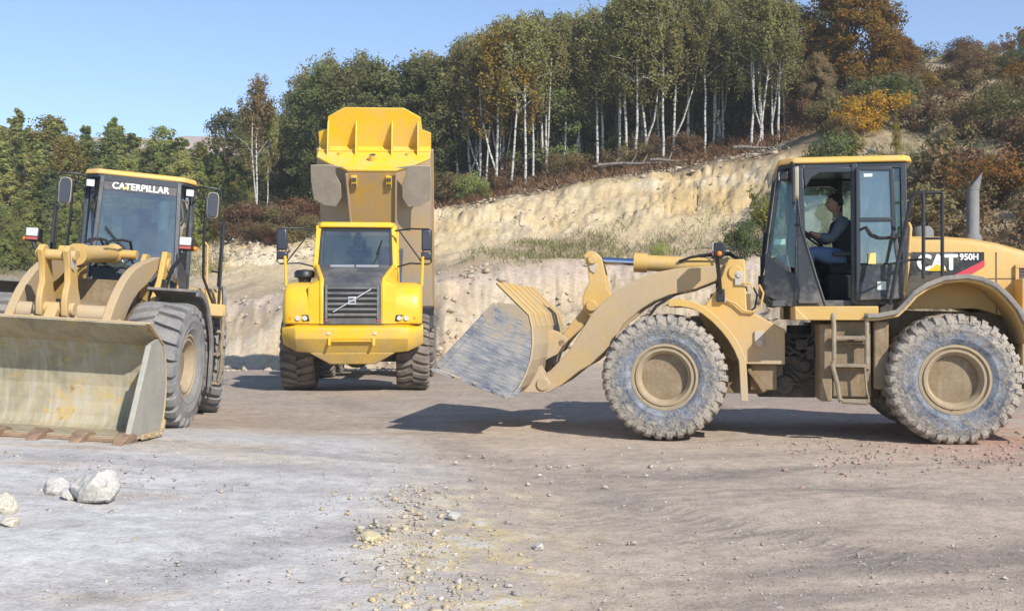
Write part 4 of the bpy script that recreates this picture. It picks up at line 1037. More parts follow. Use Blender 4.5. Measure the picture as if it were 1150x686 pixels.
_TZ = np.array([[HC+(HY-p[1])/FX*p[0] for p in TAB[k]] for k in sorted(TAB)], float)
def controls(px):
    """knots (d, z) for picture column px: flat yard, then foot, crest, terrace, cliff foot, cliff top, wood edge, ridge, far"""
    d = np.array([np.interp(px, _px, _TD[:, i]) for i in range(8)]); z = np.array([np.interp(px, _px, _TZ[:, i]) for i in range(8)])
    return np.concatenate(([0, d[0]-5.5], d, [500])), np.concatenate(([0, 0], z, [z[-1]+2]))
def warp(X, Y):
    """ragged outline of the heaps between the yard and the cut face"""
    return (fbm(X*.16, Y*.16+7, 3)*3.6+fbm(X*.6+4, Y*.6, 3)*1.1)*sstep(25, 29, Y)*(1-sstep(40, 47, Y))
def yard(X, Y):
    p = .13+(12.8-np.clip(Y, 10.3, 17.5))*.05+(-3.85-np.clip(X, -9, 2))*.06
    p = np.where(p > 0, p, 0)
    return p*sstep(2.5, 6.5, Y)*(1-sstep(17.5, 24, Y))
def zone(px, Y):
    d, z = controls(px); return np.interp(Y, d, np.arange(len(d)))
def ground_z(X, Y):
    """scalar terrain height without the fine noise"""
    px = CX+FX*X/max(Y, 5); d, z = controls(px)
    w_ = float(warp(np.array(X, float), np.array(Y, float)))
    return float(np.interp(Y+w_, d, z)+yard(np.array(X, float), np.array(Y, float)))
def at(px, d):
    X = (px-CX)/FX*d; return X, d, ground_z(X, d)

def build_ground():
    ui = np.linspace(-.60, .60, 620); uo = .60*np.geomspace(1.02, 6, 26)
    U = np.concatenate((-uo[::-1], ui, uo))
    yn = [5.0]
    py = np.arange(686+45, 399, -.75); Yv = HC*FX/(py-HY)
    Y = np.concatenate(([-70, -40, -20, -10, -5, -1, 2, 3.2, 3.7], Yv, np.arange(Yv[-1]+.25, 62, .25), np.arange(62, 95, .8), [96, 105, 120, 140, 180, 250, 350, 480]))
    nu, ny = len(U), len(Y)
    UU, YY = np.meshgrid(U, Y); XX = UU*np.maximum(YY, 5)
    Z = np.zeros_like(XX); ZN = np.zeros_like(XX)
    WW = warp(XX, YY)
    for j in range(nu):
        d, z = controls(CX+FX*U[j]); yw = Y+WW[:, j]; Z[:, j] = np.interp(yw, d, z); ZN[:, j] = np.interp(yw, d, np.arange(len(d)))
    Z += yard(XX, YY)
    # relief: small in the yard, rough on banks
    far = sstep(1.3, 2.6, ZN)
    n1 = fbm(XX*.45, YY*.45, 4); n2 = fbm(XX*2.3+5, YY*2.3, 4); n3 = fbm(XX*9, YY*9+3, 3)
    near = 1-far
    Z += near*(n1*.035*sstep(3, 9, YY)+n2*.008+n3*.004)
    lump = fbm(XX*.9+3, YY*.9, 5, .6)
    Z += far*(lump*.26*sstep(1.6, 2.2, ZN)*(1-sstep(3.3, 4.2, ZN)) + fbm(XX*.5, YY*.5+9, 6, .6)*.38*sstep(3.8, 4.6, ZN))
    cl = sstep(4.7, 5.2, ZN)*(1-sstep(5.9, 6.15, ZN))
    rid = 1-np.abs(fbm(XX*.42, YY*.16, 4, .55))*2.2
    Z += cl*(rid-.45)*.12 + cl*fbm(XX*1.6, YY*2.4, 5, .7)*.15 + cl*fbm(XX*.35+50, YY*.6, 3)*.45 + cl*fbm(XX*4.5, YY*4.5, 3, .7)*.09
    gul = np.abs(fbm(XX*.55+1.2*fbm(XX*.35, YY*.5, 4), YY*.42+3, 5, .68)); Z -= cl*.24*(1-sstep(0, .12, gul))*sstep(-.25, .2, fbm(XX*.22+5, YY*.2, 3))
    Z += cl*(np.round(Z/.7+fbm(XX*.2, YY*.2, 3)*.8)*.7-Z-.7*fbm(XX*.2, YY*.2, 3)*.8)*.13
    # berm of rubble
    be = sstep(1.9, 2.4, ZN)*(1-sstep(2.9, 3.5, ZN)); Z += be*(fbm(XX*1.3, YY*1.6+20, 4, .6)*.20+fbm(XX*5, YY*5, 3, .7)*.10)
    # tyre tracks: gentle ruts with lug marks
    tr = np.zeros_like(XX); trc = np.zeros_like(XX)
    for (x0, y0, x1, y1, w, lug) in ((.35, 8.4, 1.5, 6.8, .24, .6), (1.0, 8.4, 2.5, 6.5, .24, .6), (-2.4, 5.0, -.9, 7.6, .26, .3), (2.2, 9.8, 6.0, 7.2, .3, 0), (-1.0, 11.5, 3.6, 8.9, .3, 0), (-8, 11.0, 3, 10.2, .28, 0), (-7, 9.2, 0, 9.6, .28, 0), (-3.3, 19.5, 1.5, 6.5, .3, 0)):
        L = math.hypot(x1-x0, y1-y0); tx, ty = (x1-x0)/L, (y1-y0)/L
        s = (XX-x0)*tx+(YY-y0)*ty; q = -(XX-x0)*ty+(YY-y0)*tx + .10*np.sin(s*.9)
        m = np.exp(-(q/w)**4)*sstep(-.4, .6, s)*(1-sstep(L-.6, L+.4, s))
        lugs = np.maximum(0, np.sin(s*2*PI/.14+np.abs(q)*9))**2
        pm = m*(.4+.6*sstep(-.25, .25, vnoise(XX*1.3+7, YY*1.3)-.35))
        Z += pm*(-.012*(1-.5*lug)+.012*lug*lugs)*near
        tr = np.maximum(tr, pm*(.5+.5*lug*lugs))
    # ---------------- base colours (what the ground is made of)
    C = np.zeros((ny, nu, 3))
    def lay(col, w):
        w = np.clip(w, 0, 1)[..., None]; C[:] = C*(1-w)+np.array(col)*w
    w1 = fbm(XX*.35+1, YY*.35+4, 5); w2 = fbm(XX*1.4, YY*1.4+8, 5, .6); w3 = fbm(XX*5, YY*5, 4, .6)
    # long streaks dragged along the driving direction
    st = fbm((XX*.9+YY*.35)*.30, (YY-.30*XX)*1.9, 5, .6)
    C[:] = (.48, .39, .305)
    lay((.40, .32, .25), sstep(.05, .5, w1+.5*st))
    left = 1-sstep(-1.5, .4, XX+.5*w1+.35*w2+.12*(YY-6))
    lay((.54, .515, .49), left*sstep(-.35, .25, w2*.6+st+.42)*(1-sstep(11.3, 14, YY+1.2*w1)))
    lay((.52, .45, .37), (1-sstep(.1, .45, np.abs(YY-10.2+w1)/3.2))*(1-sstep(-2.4, -.6, XX+w2))*sstep(-.2, .35, w2+.15))
    lay((.62, .60, .58), left*sstep(.12, .42, st+.5*w2)*(1-sstep(8.2, 10.5, YY))*.8)
    lay((.30, .25, .205), sstep(.3, 1.6, XX+.3*w2)*sstep(-.1, .35, st+.25*w1)*(1-sstep(8.5, 13, YY-.25*XX))*.75)
    sand = np.exp(-((XX+.30+.22*(YY-7)*0+.5*w1)/.55)**2)*(1-sstep(8.2, 9.6, YY))
    lay((.60, .48, .25), sand*sstep(-.1, .3, w2*.8+.9*w3)*.8)
    lay((.56, .52, .47), sand*sstep(.2, .5, w3+.4*w2)*.8)
    red = sstep(3.2, 5.2, XX+w1)*np.exp(-((YY-13.2-.4*w1)/2.6)**2)+sstep(0, 2.5, XX)*np.exp(-((YY-17.5)/2.0)**2)
    lay((.44, .265, .205), red*sstep(-.25, .2, w2+.5*w3)*.85)
    lay((.34, .285, .235), sstep(14.5, 18, YY+w1)*(1-sstep(1.5, 1.9, ZN))*sstep(-.5, .2, w1+.2)*.7)
    lay((.17, .155, .15), tr*.55*near)
    # banks
    lay((.50, .395, .265), sstep(1.7, 1.95, ZN+.1*w2)); lay((.42, .32, .21), be*sstep(0, .4, w2+.4*w3)); lay((.54, .45, .33), be*sstep(.15, .5, w1+.5*w3))
    lay((.53, .42, .345), sstep(2.85, 3.05, ZN+.18*w2)*(1-sstep(3.4, 3.9, ZN+.3*w1))*.7)
    lay((.46, .365, .235), sstep(3.4, 3.9, ZN+.3*w1)); lay((.30, .255, .15), sstep(3.2, 3.8, ZN)*(1-sstep(4.6, 5, ZN))*sstep(.0, .35, w1+.4*w2)*.6)
    lay((.34, .24, .17), sstep(3.2, 3.8, ZN)*(1-sstep(4.6, 5, ZN))*sstep(.1, .4, fbm(XX*.6+30, YY*.6, 4))*.6)
    lay((.55, .43, .255), sstep(4.45, 4.8, ZN+.25*w2)); lay((.60, .50, .345), sstep(4.6, 4.95, ZN)*sstep(0, .4, w1+.3*w2)*.8)
    lay((.50, .35, .15), cl*sstep(.05, .4, fbm(XX*.5+11, YY*.3, 4)+.2*w3)*.8); lay((.38, .29, .18), cl*sstep(.18, .42, w2+.3*w3)*.65); lay((.25, .19, .12), cl*sstep(.42, .6, fbm(XX*2.2+60, YY*2.2, 4, .7))*.8); lay((.62, .53, .39), cl*sstep(.2, .45, w3)*.5)
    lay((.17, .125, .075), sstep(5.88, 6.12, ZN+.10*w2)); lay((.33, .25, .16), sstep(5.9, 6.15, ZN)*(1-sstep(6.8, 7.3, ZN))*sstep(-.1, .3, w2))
    strata = fbm(XX*.10+7, Z*1.9, 4, .6)
    lay((.45, .31, .13), cl*sstep(.12, .4, strata+.25*w3)*.6); lay((.66, .58, .44), cl*sstep(.15, .4, -strata+.25*w3)*.6)
    # right hill: scrubby sandy slope
    PX = CX+FX*XX/np.maximum(YY, 5)
    rh = sstep(880, 960, PX)*sstep(2.2, 3.0, ZN)
    lay((.34, .265, .17), rh); lay((.20, .165, .09), rh*sstep(-.1, .35, w1+.4*w2)*.85); lay((.48, .385, .25), rh*sstep(.22, .5, fbm(XX*.35+40, YY*.35, 4)+.3*w3)*.8)
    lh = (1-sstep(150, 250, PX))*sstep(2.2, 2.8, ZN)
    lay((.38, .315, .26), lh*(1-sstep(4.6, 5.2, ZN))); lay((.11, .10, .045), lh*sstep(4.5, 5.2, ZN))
    fine = fbm(XX*7+9, YY*7, 3, .7)
    lay((.33, .25, .16), sstep(1.9, 2.3, ZN)*(1-sstep(5.9, 6.1, ZN))*sstep(.28, .5, fine+.35*w2)*.7)
    C *= (1+.10*w3+.07*w2)[..., None]
    verts = np.stack((XX, YY, Z), -1).reshape(-1, 3).astype(np.float32)
    i = np.arange((ny-1)*(nu-1)); r = i//(nu-1); c = i % (nu-1); a = r*nu+c
    F = np.stack((a, a+1, a+nu+1, a+nu), -1)
    me = quads('ground', verts, F)
    ca = me.color_attributes.new('Col', 'FLOAT_COLOR', 'POINT')
    col = np.ones((ny*nu, 4), np.float32); col[:, :3] = np.clip(C.reshape(-1, 3), .01, .85); ca.data.foreach_set('color', col.ravel())
    me.polygons.foreach_set('use_smooth', np.ones(len(F), bool))
    m, nt, out = nodes('earth_and_sand'); g = G(nt)
    at_ = g.n('ShaderNodeVertexColor', layer_name='Col').outputs[0]
    geo = g.n('ShaderNodeNewGeometry').outputs['Position']
    f1 = g.noise(geo, 6, 8, .68); f2 = g.noise(geo, 38, 5, .7); f3 = g.noise(geo, 1.3, 6, .6, .5)
    vo = g.n('ShaderNodeTexVoronoi'); vo.inputs['Scale'].default_value = 16; vo.inputs['Randomness'].default_value = 1; g.l(geo, vo.inputs['Vector'])
    sx = g.n('ShaderNodeSeparateColor'); g.l(vo.outputs['Color'], sx.inputs[0])
    peb = g.math('MULTIPLY', g.math('LESS_THAN', vo.outputs['Distance'], g.math('MULTIPLY', sx.outputs[1], .32)), g.math('GREATER_THAN', sx.outputs[0], .80))
    v2 = g.math('ADD', g.math('MULTIPLY', f1, .45), g.math('ADD', g.math('MULTIPLY', f2, .42), g.math('MULTIPLY', f3, .13)))
    k = g.ramp(v2, [(.34, (.60, .59, .58)), (.5, (1., 1., 1.)), (.66, (1.34, 1.32, 1.28))])
    c_ = g.mix(1., at_, k, 'MULTIPLY')
    c_ = g.mix(g.math('MULTIPLY', peb, .6), c_, g.ramp(sx.outputs[2], [(0, (.30, .25, .21)), (.4, (.48, .43, .38)), (1, (.68, .64, .58))]))
    h = g.math('ADD', g.math('MULTIPLY', f1, .55), g.math('ADD', g.math('MULTIPLY', f2, .35), g.math('MULTIPLY', peb, .22)))
    g.bsdf(out, c_, .95, 0, g.bump(h, .045, .7), .2)
    me.materials.append(m)
    o = bpy.data.objects.new('ground', me); COL.objects.link(o); tag(o, 'pale trampled quarry yard with sandy banks', 'ground', None, 'structure')
    return o
def quads(name, V, F):
    me = bpy.data.meshes.new(name); me.vertices.add(len(V)); me.vertices.foreach_set('co', np.ascontiguousarray(V, np.float32).ravel())
    n = F.shape[1]
    me.loops.add(F.size); me.loops.foreach_set('vertex_index', np.ascontiguousarray(F, np.int32).ravel())
    me.polygons.add(len(F)); me.polygons.foreach_set('loop_start', np.arange(0, F.size, n, dtype=np.int32)); me.polygons.foreach_set('loop_total', np.full(len(F), n, np.int32))
    me.update(calc_edges=True); return me

# ------------------------------------------------------------------ vegetation
def leaf_mat(name, cols, trans=.35, rough=.6):
    m, nt, out = nodes(name); g = G(nt)
    gi = g.n('ShaderNodeNewGeometry'); oi = g.n('ShaderNodeObjectInfo')
    k = len(cols)
    c = g.ramp(gi.outputs['Random Per Island'], [(i/(k-1), cc) for i, cc in enumerate(cols)])
    hv = g.n('ShaderNodeHueSaturation'); g.l(c, hv.inputs['Color'])
    mr = g.n('ShaderNodeMapRange'); g.l(oi.outputs['Random'], mr.inputs[0]); mr.inputs[3].default_value = .78; mr.inputs[4].default_value = 1.22
    g.l(mr.outputs[0], hv.inputs['Value'])
    mh = g.n('ShaderNodeMapRange'); g.l(g.math('FRACT', g.math('MULTIPLY', oi.outputs['Random'], 7.3)), mh.inputs[0]); mh.inputs[3].default_value = .475; mh.inputs[4].default_value = .52
    g.l(mh.outputs[0], hv.inputs['Hue'])
    d = g.n('ShaderNodeBsdfDiffuse'); g.l(hv.outputs[0], d.inputs[0]); t = g.n('ShaderNodeBsdfTranslucent'); g.l(hv.outputs[0], t.inputs[0])
    mx = g.n('ShaderNodeMixShader'); mx.inputs[0].default_value = trans; g.l(d.outputs[0], mx.inputs[1]); g.l(t.outputs[0], mx.inputs[2])
    g.l(mx.outputs[0], out.inputs['Surface']); return m
LM = {
 'birch': leaf_mat('birch_leaves', [(.18, .195, .08), (.245, .25, .10), (.32, .30, .115), (.40, .34, .13)], .5),
 'birch_gold': leaf_mat('golden_birch_leaves', [(.17, .14, .035), (.30, .21, .045), (.38, .25, .05), (.20, .17, .045)]),
 'dark': leaf_mat('dark_leaves', [(.10, .12, .055), (.14, .16, .07), (.19, .20, .08), (.19, .165, .07)]),
 'young': leaf_mat('young_leaves', [(.24, .29, .10), (.32, .36, .12), (.40, .42, .14), (.46, .42, .15)], .5),
 'young_dark': leaf_mat('young_dark_leaves', [(.16, .195, .08), (.21, .25, .10), (.27, .30, .11)], .5),
 'young_gold': leaf_mat('young_gold_leaves', [(.26, .23, .06), (.34, .29, .07), (.22, .22, .07)], .45),
 'oak': leaf_mat('autumn_leaves', [(.13, .085, .025), (.22, .125, .026), (.30, .155, .03), (.13, .12, .034), (.25, .17, .034)]),
 'orange': leaf_mat('orange_leaves', [(.52, .33, .04), (.60, .42, .05), (.40, .27, .04)]),
 'russet': leaf_mat('russet_leaves', [(.14, .075, .045), (.19, .10, .055), (.11, .07, .04)]),
 'scrub': leaf_mat('scrub_leaves', [(.16, .14, .065), (.22, .18, .08), (.28, .21, .10), (.15, .12, .065)]),
 'scrub_green': leaf_mat('green_scrub_leaves', [(.09, .11, .045), (.13, .15, .06), (.18, .19, .07)]),
 'scrub_brown': leaf_mat('brown_scrub_leaves', [(.15, .10, .055), (.20, .125, .07), (.26, .18, .09), (.13, .10, .055)]),
 'bracken': leaf_mat('bracken_fronds', [(.15, .085, .045), (.22, .125, .065), (.28, .18, .09), (.13, .095, .05)], .25),
 'grass': leaf_mat('bank_grass', [(.14, .15, .06), (.20, .20, .08), (.30, .26, .13), (.38, .31, .18)], .3)}
def bark(name, a, b, dark, horiz):
    m, nt, out = nodes(name); g = G(nt); tc = g.n('ShaderNodeTexCoord').outputs['Object']
    mp = g.n('ShaderNodeMapping'); mp.inputs['Scale'].default_value = (2, 2, 5) if horiz else (7, 7, 1.2); g.l(tc, mp.inputs[0])
    n = g.noise(mp.outputs[0], 1.6, 5, .65); n2 = g.noise(tc, 5, 4)
    c = g.mix(g.ramp(n, [(.52, (0, 0, 0)), (.60, (1, 1, 1))]), g.mix(n2, a, b), dark)
    g.bsdf(out, c, .85, 0, g.bump(n, .02)); return m
BK = {'birch': bark('birch_bark', (.58, .56, .52), (.42, .40, .36), (.07, .06, .055), True), 'brown': bark('brown_bark', (.10, .075, .055), (.07, .055, .04), (.03, .024, .018), False), 'grey': bark('grey_bark', (.22, .19, .16), (.15, .13, .11), (.06, .05, .045), False)}

def leaf_quads(P, size, droop=0., seed=1, asp=1.5):
    """one bent leaf-clump quad per point"""
    r = np.random.default_rng(seed); n = len(P)
    # faces look outwards and up, as leaves do, with plenty of scatter
    nr = P*np.array([1, 1, 0]); nr /= np.linalg.norm(nr, axis=1)[:, None]+1e-6
    nr = nr*1.0+np.array([0, 0, .55])+r.normal(0, .75, (n, 3)); nr /= np.linalg.norm(nr, axis=1)[:, None]
    a = r.normal(size=(n, 3)); a[:, 2] -= droop; a -= (a*nr).sum(1)[:, None]*nr; a /= np.linalg.norm(a, axis=1)[:, None]
    b = np.cross(nr, a)
    s = size*r.uniform(.6, 1.35, n)[:, None]
    a *= s*asp*.5; b *= s*.5
    V = np.stack((P-a, P+b*.9, P+a, P-b*.9), 1).reshape(-1, 3)
    return quads('crown', V, np.arange(4*n).reshape(n, 4))
def scatter(centres, rad, per, r, squash=.8, shell=.45):
    C = np.repeat(centres, per, 0); RR = np.repeat(rad, per)
    d = r.normal(size=C.shape); d /= np.linalg.norm(d, axis=1)[:, None]
    k = r.random(len(C))**shell
    d *= (RR*k)[:, None]; d[:, 2] *= squash
    return C+d
def wobble_trunk(b, h, r0, r, lean=.0, n=9, top=.015):
    pts = []; x = y = 0; ax = r.normal(0, .012*h); ay = r.normal(0, .012*h)
    for k in range(n):
        t = k/(n-1); pts.append((lean*h*t+ax*math.sin(t*3.1)+r.normal(0, .003*h), ay*math.sin(t*2.7+.4)+r.normal(0, .003*h), h*t))
    b.tube(pts, [r0*(1-t/(n-1))**.8+top for t in range(n)], 7); return np.array(pts)
def make_kind(kind, seed):
    """nominal tree at real size; returns (trunk mesh, crown mesh, nominal height)"""
    r = np.random.default_rng(seed); b = MB(); cs = []; rd = []
    if kind == 'birch':
        H = 11.; lean = r.uniform(-.05, .05); T = wobble_trunk(b, H*.97, .072, r, lean)
        if seed % 3 == 0: b.tube([T[1], T[1]+np.array([.5, .1, 1.4]), T[4]+np.array([1.1, .2, 0]), T[6]+np.array([1.3, .2, 0])], [.07, .06, .045, .02], 6)
        for i in range(44):
            t = r.uniform(.60, .99)**.95 if i > 3 else r.uniform(.42, .60); p = np.array([np.interp(t*H, T[:, 2], T[:, 0]), np.interp(t*H, T[:, 2], T[:, 1]), t*H])
            L = (2.1*(1-t)**.5+.4)*r.uniform(.5, 1.2); az = r.uniform(0, 2*PI)
            q = p+np.array([math.cos(az)*L, math.sin(az)*L, L*r.uniform(.35, .9)]); q[2] = min(q[2], H*1.02)
            if L > .5: b.tube([p, (p+q)/2+np.array([0, 0, .12*L]), q], [.03, .02, .008], 4)
            for k in range(5):
                f = r.uniform(.35, 1.05); e = p+(q-p)*f; cs.append(e+np.array([r.normal(0, .2), r.normal(0, .2), -r.random()*1.5])); rd.append(r.uniform(.22, .5))
        P = scatter(np.array(cs), np.array(rd), 29, r, 1.7); return b, leaf_quads(P, .115, 1.1, seed, 1.7), H
    if kind == 'dense':
        H = 11.; T = wobble_trunk(b, H*.9, .16, r)
        for i in range(70):
            t = r.uniform(.10, 1.0); az = r.uniform(0, 2*PI); R_ = 2.1*math.sin(min(1, (1.04-t)*2.3)*PI/2)**.9*(.75+.25*min(1, t*4)); q = r.uniform(.35, 1.)
            p = np.array([math.cos(az)*R_*q, math.sin(az)*R_*q, t*H]); cs.append(p); rd.append(r.uniform(.45, .85))
            if i % 3 == 0: b.tube([np.array([0, 0, max(.5, t*H-1.3)]), p*np.array([.5, .5, 1])-np.array([0, 0, .45]), p], [.05, .035, .012], 4)
        P = scatter(np.array(cs), np.array(rd), 105, r, .95); return b, leaf_quads(P, .145, .4, seed), H
    if kind == 'young':
        H = 7.5; wobble_trunk(b, H*.95, .07, r)
        for i in range(120):
            t = r.uniform(.04, 1.0); az = r.uniform(0, 2*PI); R_ = 1.7*(1-t)**.85*r.uniform(.4, 1.25)+.04
            p = np.array([math.cos(az)*R_*.75, math.sin(az)*R_*.75, t*H+r.normal(0, .2)]); cs.append(p); rd.append(.07+.30*(1-t)*r.uniform(.6, 1.3))
            if i % 4 == 0: b.tube([np.array([0, 0, max(.2, t*H-.4)]), p], [.025, .008], 4)
        P = scatter(np.array(cs), np.array(rd), 46, r, 1.9); return b, leaf_quads(P, .095, -.6, seed, 2.0), H
    if kind == 'oak':
        H = 11.; T = wobble_trunk(b, H*.8, .30, r)
        for i in range(190):
            t = r.uniform(.05, 1.0)**.85; az = r.uniform(0, 2*PI); R_ = 4.3*math.sin(min(1, (1.05-t)*1.9)*PI/2)**.85; q = r.uniform(.4, 1.)**.6
            p = np.array([math.cos(az)*R_*q, math.sin(az)*R_*q, t*H+r.normal(0, .25)]); cs.append(p); rd.append(r.uniform(.6, 1.15))
            if i % 4 == 0: b.tube([np.array([0, 0, max(1, t*H-2.2)]), p*np.array([.5, .5, 1])-np.array([0, 0, .7]), p], [.09, .055, .015], 4)
        P = scatter(np.array(cs), np.array(rd), 150, r, .75); return b, leaf_quads(P, .17, .1, seed), H
    if kind == 'bush':
        H = 2.; 
        for i in range(26):
            az = r.uniform(0, 2*PI); R_ = r.random()**.6*1.15; t = r.uniform(.12, 1)*(1-.35*R_/1.15)
            p = np.array([math.cos(az)*R_, math.sin(az)*R_, t*H]); cs.append(p); rd.append(r.uniform(.22, .46))
            b.tube([np.array([p[0]*.15, p[1]*.15, 0]), p*np.array([.6, .6, .55]), p*1.04], [.022, .014, .005], 4)
        P = scatter(np.array(cs), np.array(rd), 120, r, .95); return b, leaf_quads(P, .07, -.1, seed), H
    if kind == 'thin':
        H = 2.2
        for i in range(16):
            az = r.uniform(0, 2*PI); p = np.array([math.cos(az)*r.uniform(.1, .8), math.sin(az)*r.uniform(.1, .8), H*r.uniform(.55, 1)])
            b.tube([np.array([0, 0, 0]), p*np.array([.35, .35, .5]), p], [.024, .016, .005], 4)
            for k in range(5): cs.append(p*r.uniform(.45, 1.02)+r.normal(0, .12, 3)); rd.append(r.uniform(.12, .28))
        P = scatter(np.array(cs), np.array(rd), 16, r, 1.); return b, leaf_quads(P, .10, -.2, seed), H
_kinds = {}
def plant(name, label, cat, group, kind, leaf, bk, seed, X, Y, height, wide=1., rot=None, zoff=-.08, tilt=(0, 0), crown_name='crown', trunk_name='trunk'):
    key = (kind, seed)
    if key not in _kinds:
        b, cm, H = make_kind(kind, seed); o = b.build('trunk', BK[bk], None, 0, 60); tm = o.data; bpy.data.objects.remove(o); _kinds[key] = (tm, cm, H, {})
    tm, cm, H, var = _kinds[key]
    if leaf not in var: c = cm.copy(); c.materials.clear(); c.materials.append(LM[leaf]); var[leaf] = c
    if ('b', bk) not in var: t = tm.copy(); t.materials.clear(); t.materials.append(BK[bk]); var[('b', bk)] = t
    s = height/H
    root = empty(name, (X, Y, ground_z(X, Y)+zoff), rng.uniform(0, 2*PI) if rot is None else rot)
    root.scale = (s*wide, s*wide, s); root.rotation_euler.x = tilt[0]; root.rotation_euler.y = tilt[1]
    tag(root, label, cat, group)
    for nm, me in ((trunk_name, var[('b', bk)]), (crown_name, var[leaf])):
        o = bpy.data.objects.new(nm, me); COL.objects.link(o); o.parent = root
    return root
def by_top(px, d, top):
    X, Y, z = at(px, d); return X, Y, HC+(HY-top)/FX*d-z
SKY_STRENGTH = .145; SUN_STRENGTH = 4.3; EXPOSURE = .5; HAZE = .0007
# ------------------------------------------------------------------ world, light, camera
w = bpy.data.worlds.new('World'); sc.world = w; w.use_nodes = True
nt = w.node_tree; nt.nodes.clear()
SUN = Vector((.82, -1.18, 1.0)).normalized()
sky = nt.nodes.new('ShaderNodeTexSky'); sky.sky_type = 'NISHITA'; sky.sun_disc = False
sky.sun_elevation = math.asin(SUN.z); sky.sun_rotation = math.atan2(SUN.x, SUN.y); sky.altitude = 300; sky.air_density = .75; sky.dust_density = .05; sky.ozone_density = 2.2
bg = nt.nodes.new('ShaderNodeBackground'); bg.inputs[1].default_value = SKY_STRENGTH
wo = nt.nodes.new('ShaderNodeOutputWorld'); nt.links.new(sky.outputs[0], bg.inputs[0]); nt.links.new(bg.outputs[0], wo.inputs[0])
sd = bpy.data.lights.new('sun', 'SUN'); sd.energy = SUN_STRENGTH; sd.angle = R(.53); sd.color = (1, .945, .86)
so = bpy.data.objects.new('sun', sd); COL.objects.link(so); so.rotation_euler = SUN.to_track_quat('Z', 'Y').to_euler(); so.location = (20, -30, 30)
cd_ = bpy.data.cameras.new('camera'); cam = bpy.data.objects.new('camera', cd_); COL.objects.link(cam)
cam.location = (0, 0, HC); cam.rotation_euler = (R(90)+math.atan((HY-343)/FX), 0, 0); cd_.lens = FX/1150*36; cd_.sensor_width = 36; cd_.clip_end = 3000; cd_.clip_start = .1
sc.camera = cam
sc.view_settings.view_transform = 'Standard'; sc.view_settings.look = 'None'; sc.view_settings.exposure = EXPOSURE; sc.view_settings.gamma = 1
sc.cycles.max_bounces = 6; sc.cycles.transparent_max_bounces = 12; sc.cycles.diffuse_bounces = 3; sc.cycles.glossy_bounces = 3
sc.cycles.use_denoising = True; sc.cycles.caustics_reflective = False; sc.cycles.caustics_refractive = False

build_ground()
# distant pink spoil hill
n = 60; V = []
for j in range(8):
    for i in range(n):
        t = i/(n-1)*2-1; X = -122+t*110; k = j/7
        z = (75*(1-abs(t)**8*.6)+.8*math.sin(i*.7)+.4*math.sin(i*1.9))*math.sin(k*PI/2)
        V.append((X, 330+110*k, z-2))
F = [(j*n+i, j*n+i+1, (j+1)*n+i+1, (j+1)*n+i) for j in range(7) for i in range(n-1)]
b = MB(); b.add(V, F); o = b.build('hill', dirty('pink_spoil', (.36, .25, .21), (.42, .31, .25), .5, .05, .9), None, 0, 180); tag(o, 'distant pinkish spoil hill beyond the young wood', 'hill', None, 'structure')

# thin autumn haze over the whole quarry
hz = MB(); hz.box(-2200, 2200, -90, 520, -4, 82); ho = hz.build('haze', bpy.data.materials.new('haze_air'), None, 0, 0); hm = ho.data.materials[0]; hm.use_nodes = True; hm.node_tree.nodes.clear()
pv = hm.node_tree.nodes.new('ShaderNodeVolumePrincipled'); pv.inputs['Density'].default_value = HAZE; pv.inputs['Color'].default_value = (.93, .96, 1, 1); pv.inputs['Anisotropy'].default_value = 0
hm.node_tree.links.new(pv.outputs[0], hm.node_tree.nodes.new('ShaderNodeOutputMaterial').inputs['Volume']); tag(ho, 'thin sunny haze over the quarry', 'haze', None, 'stuff')
# ------------------------------------------------------------------ machines
pose_r = dict(art=0., arm=0., bucket=(3.485, .484, R(-20.3)), teeth=False, bucket_mats=(M['bucket_shell'], M['bucket_inside'], M['scraped']), fender=M['yellow'], arm_mat=M['yellow_muddy'], tyre=M['tyre'], tyre_key='a', dims=(.75, .372, .30, 34, .028), door_open=True, visor=False)
ldr = make_loader('wheel_loader', 'dusty yellow wheel loader seen from the side with an open cab door and raised bucket', pose_r)
ldr.location = (3.648, 13.694, 0); ldr.rotation_euler.z = R(170)
pose_l = dict(cab_h=3.18, art=R(17), arm=R(9.4), bucket=(3.17, .03, 0.), teeth=True, bucket_mats=(M['yellow_muddy'], M['liner'], M['bucket_side']), fender=M['fender_grey'], arm_mat=M['yellow_muddy'], tyre=M['tyre_grey'], tyre_key='b', dims=(.75, .36, .31, 24, .05), door_open=False, visor=True)
ldl = make_loader('wheel_loader', 'dusty yellow wheel loader facing the viewer with its toothed bucket lowered to the ground', pose_l)
Fv = Vector((.02, -1, .050)).normalized(); Lv = Vector((1, 0, -.060)); Lv = (Lv-Fv*Lv.dot(Fv)).normalized(); Uv = Fv.cross(Lv)
ldl.matrix_world = Matrix(((Fv.x, Lv.x, Uv.x, -5.23), (Fv.y, Lv.y, Uv.y, 14.44), (Fv.z, Lv.z, Uv.z, .125), (0, 0, 0, 1)))
ART = R(1.6)
trk = make_truck((-3.2, 23.0, 0), R(-87), ART, R(60))
bpy.context.view_layer.update()
make_person('person in a dark vest and jeans driving from the open loader cab', ldr.matrix_world, None, 0, seat=(-.60, 0, 2.20))
make_person('person sitting behind the windscreen of the yellow dump truck', trk.matrix_world, None, ART, seat=(1.40, 0, 2.30), reach=(1.74, .15, 2.56), knee=(1.82, .13, 2.34), foot=(1.95, .13, 1.82))

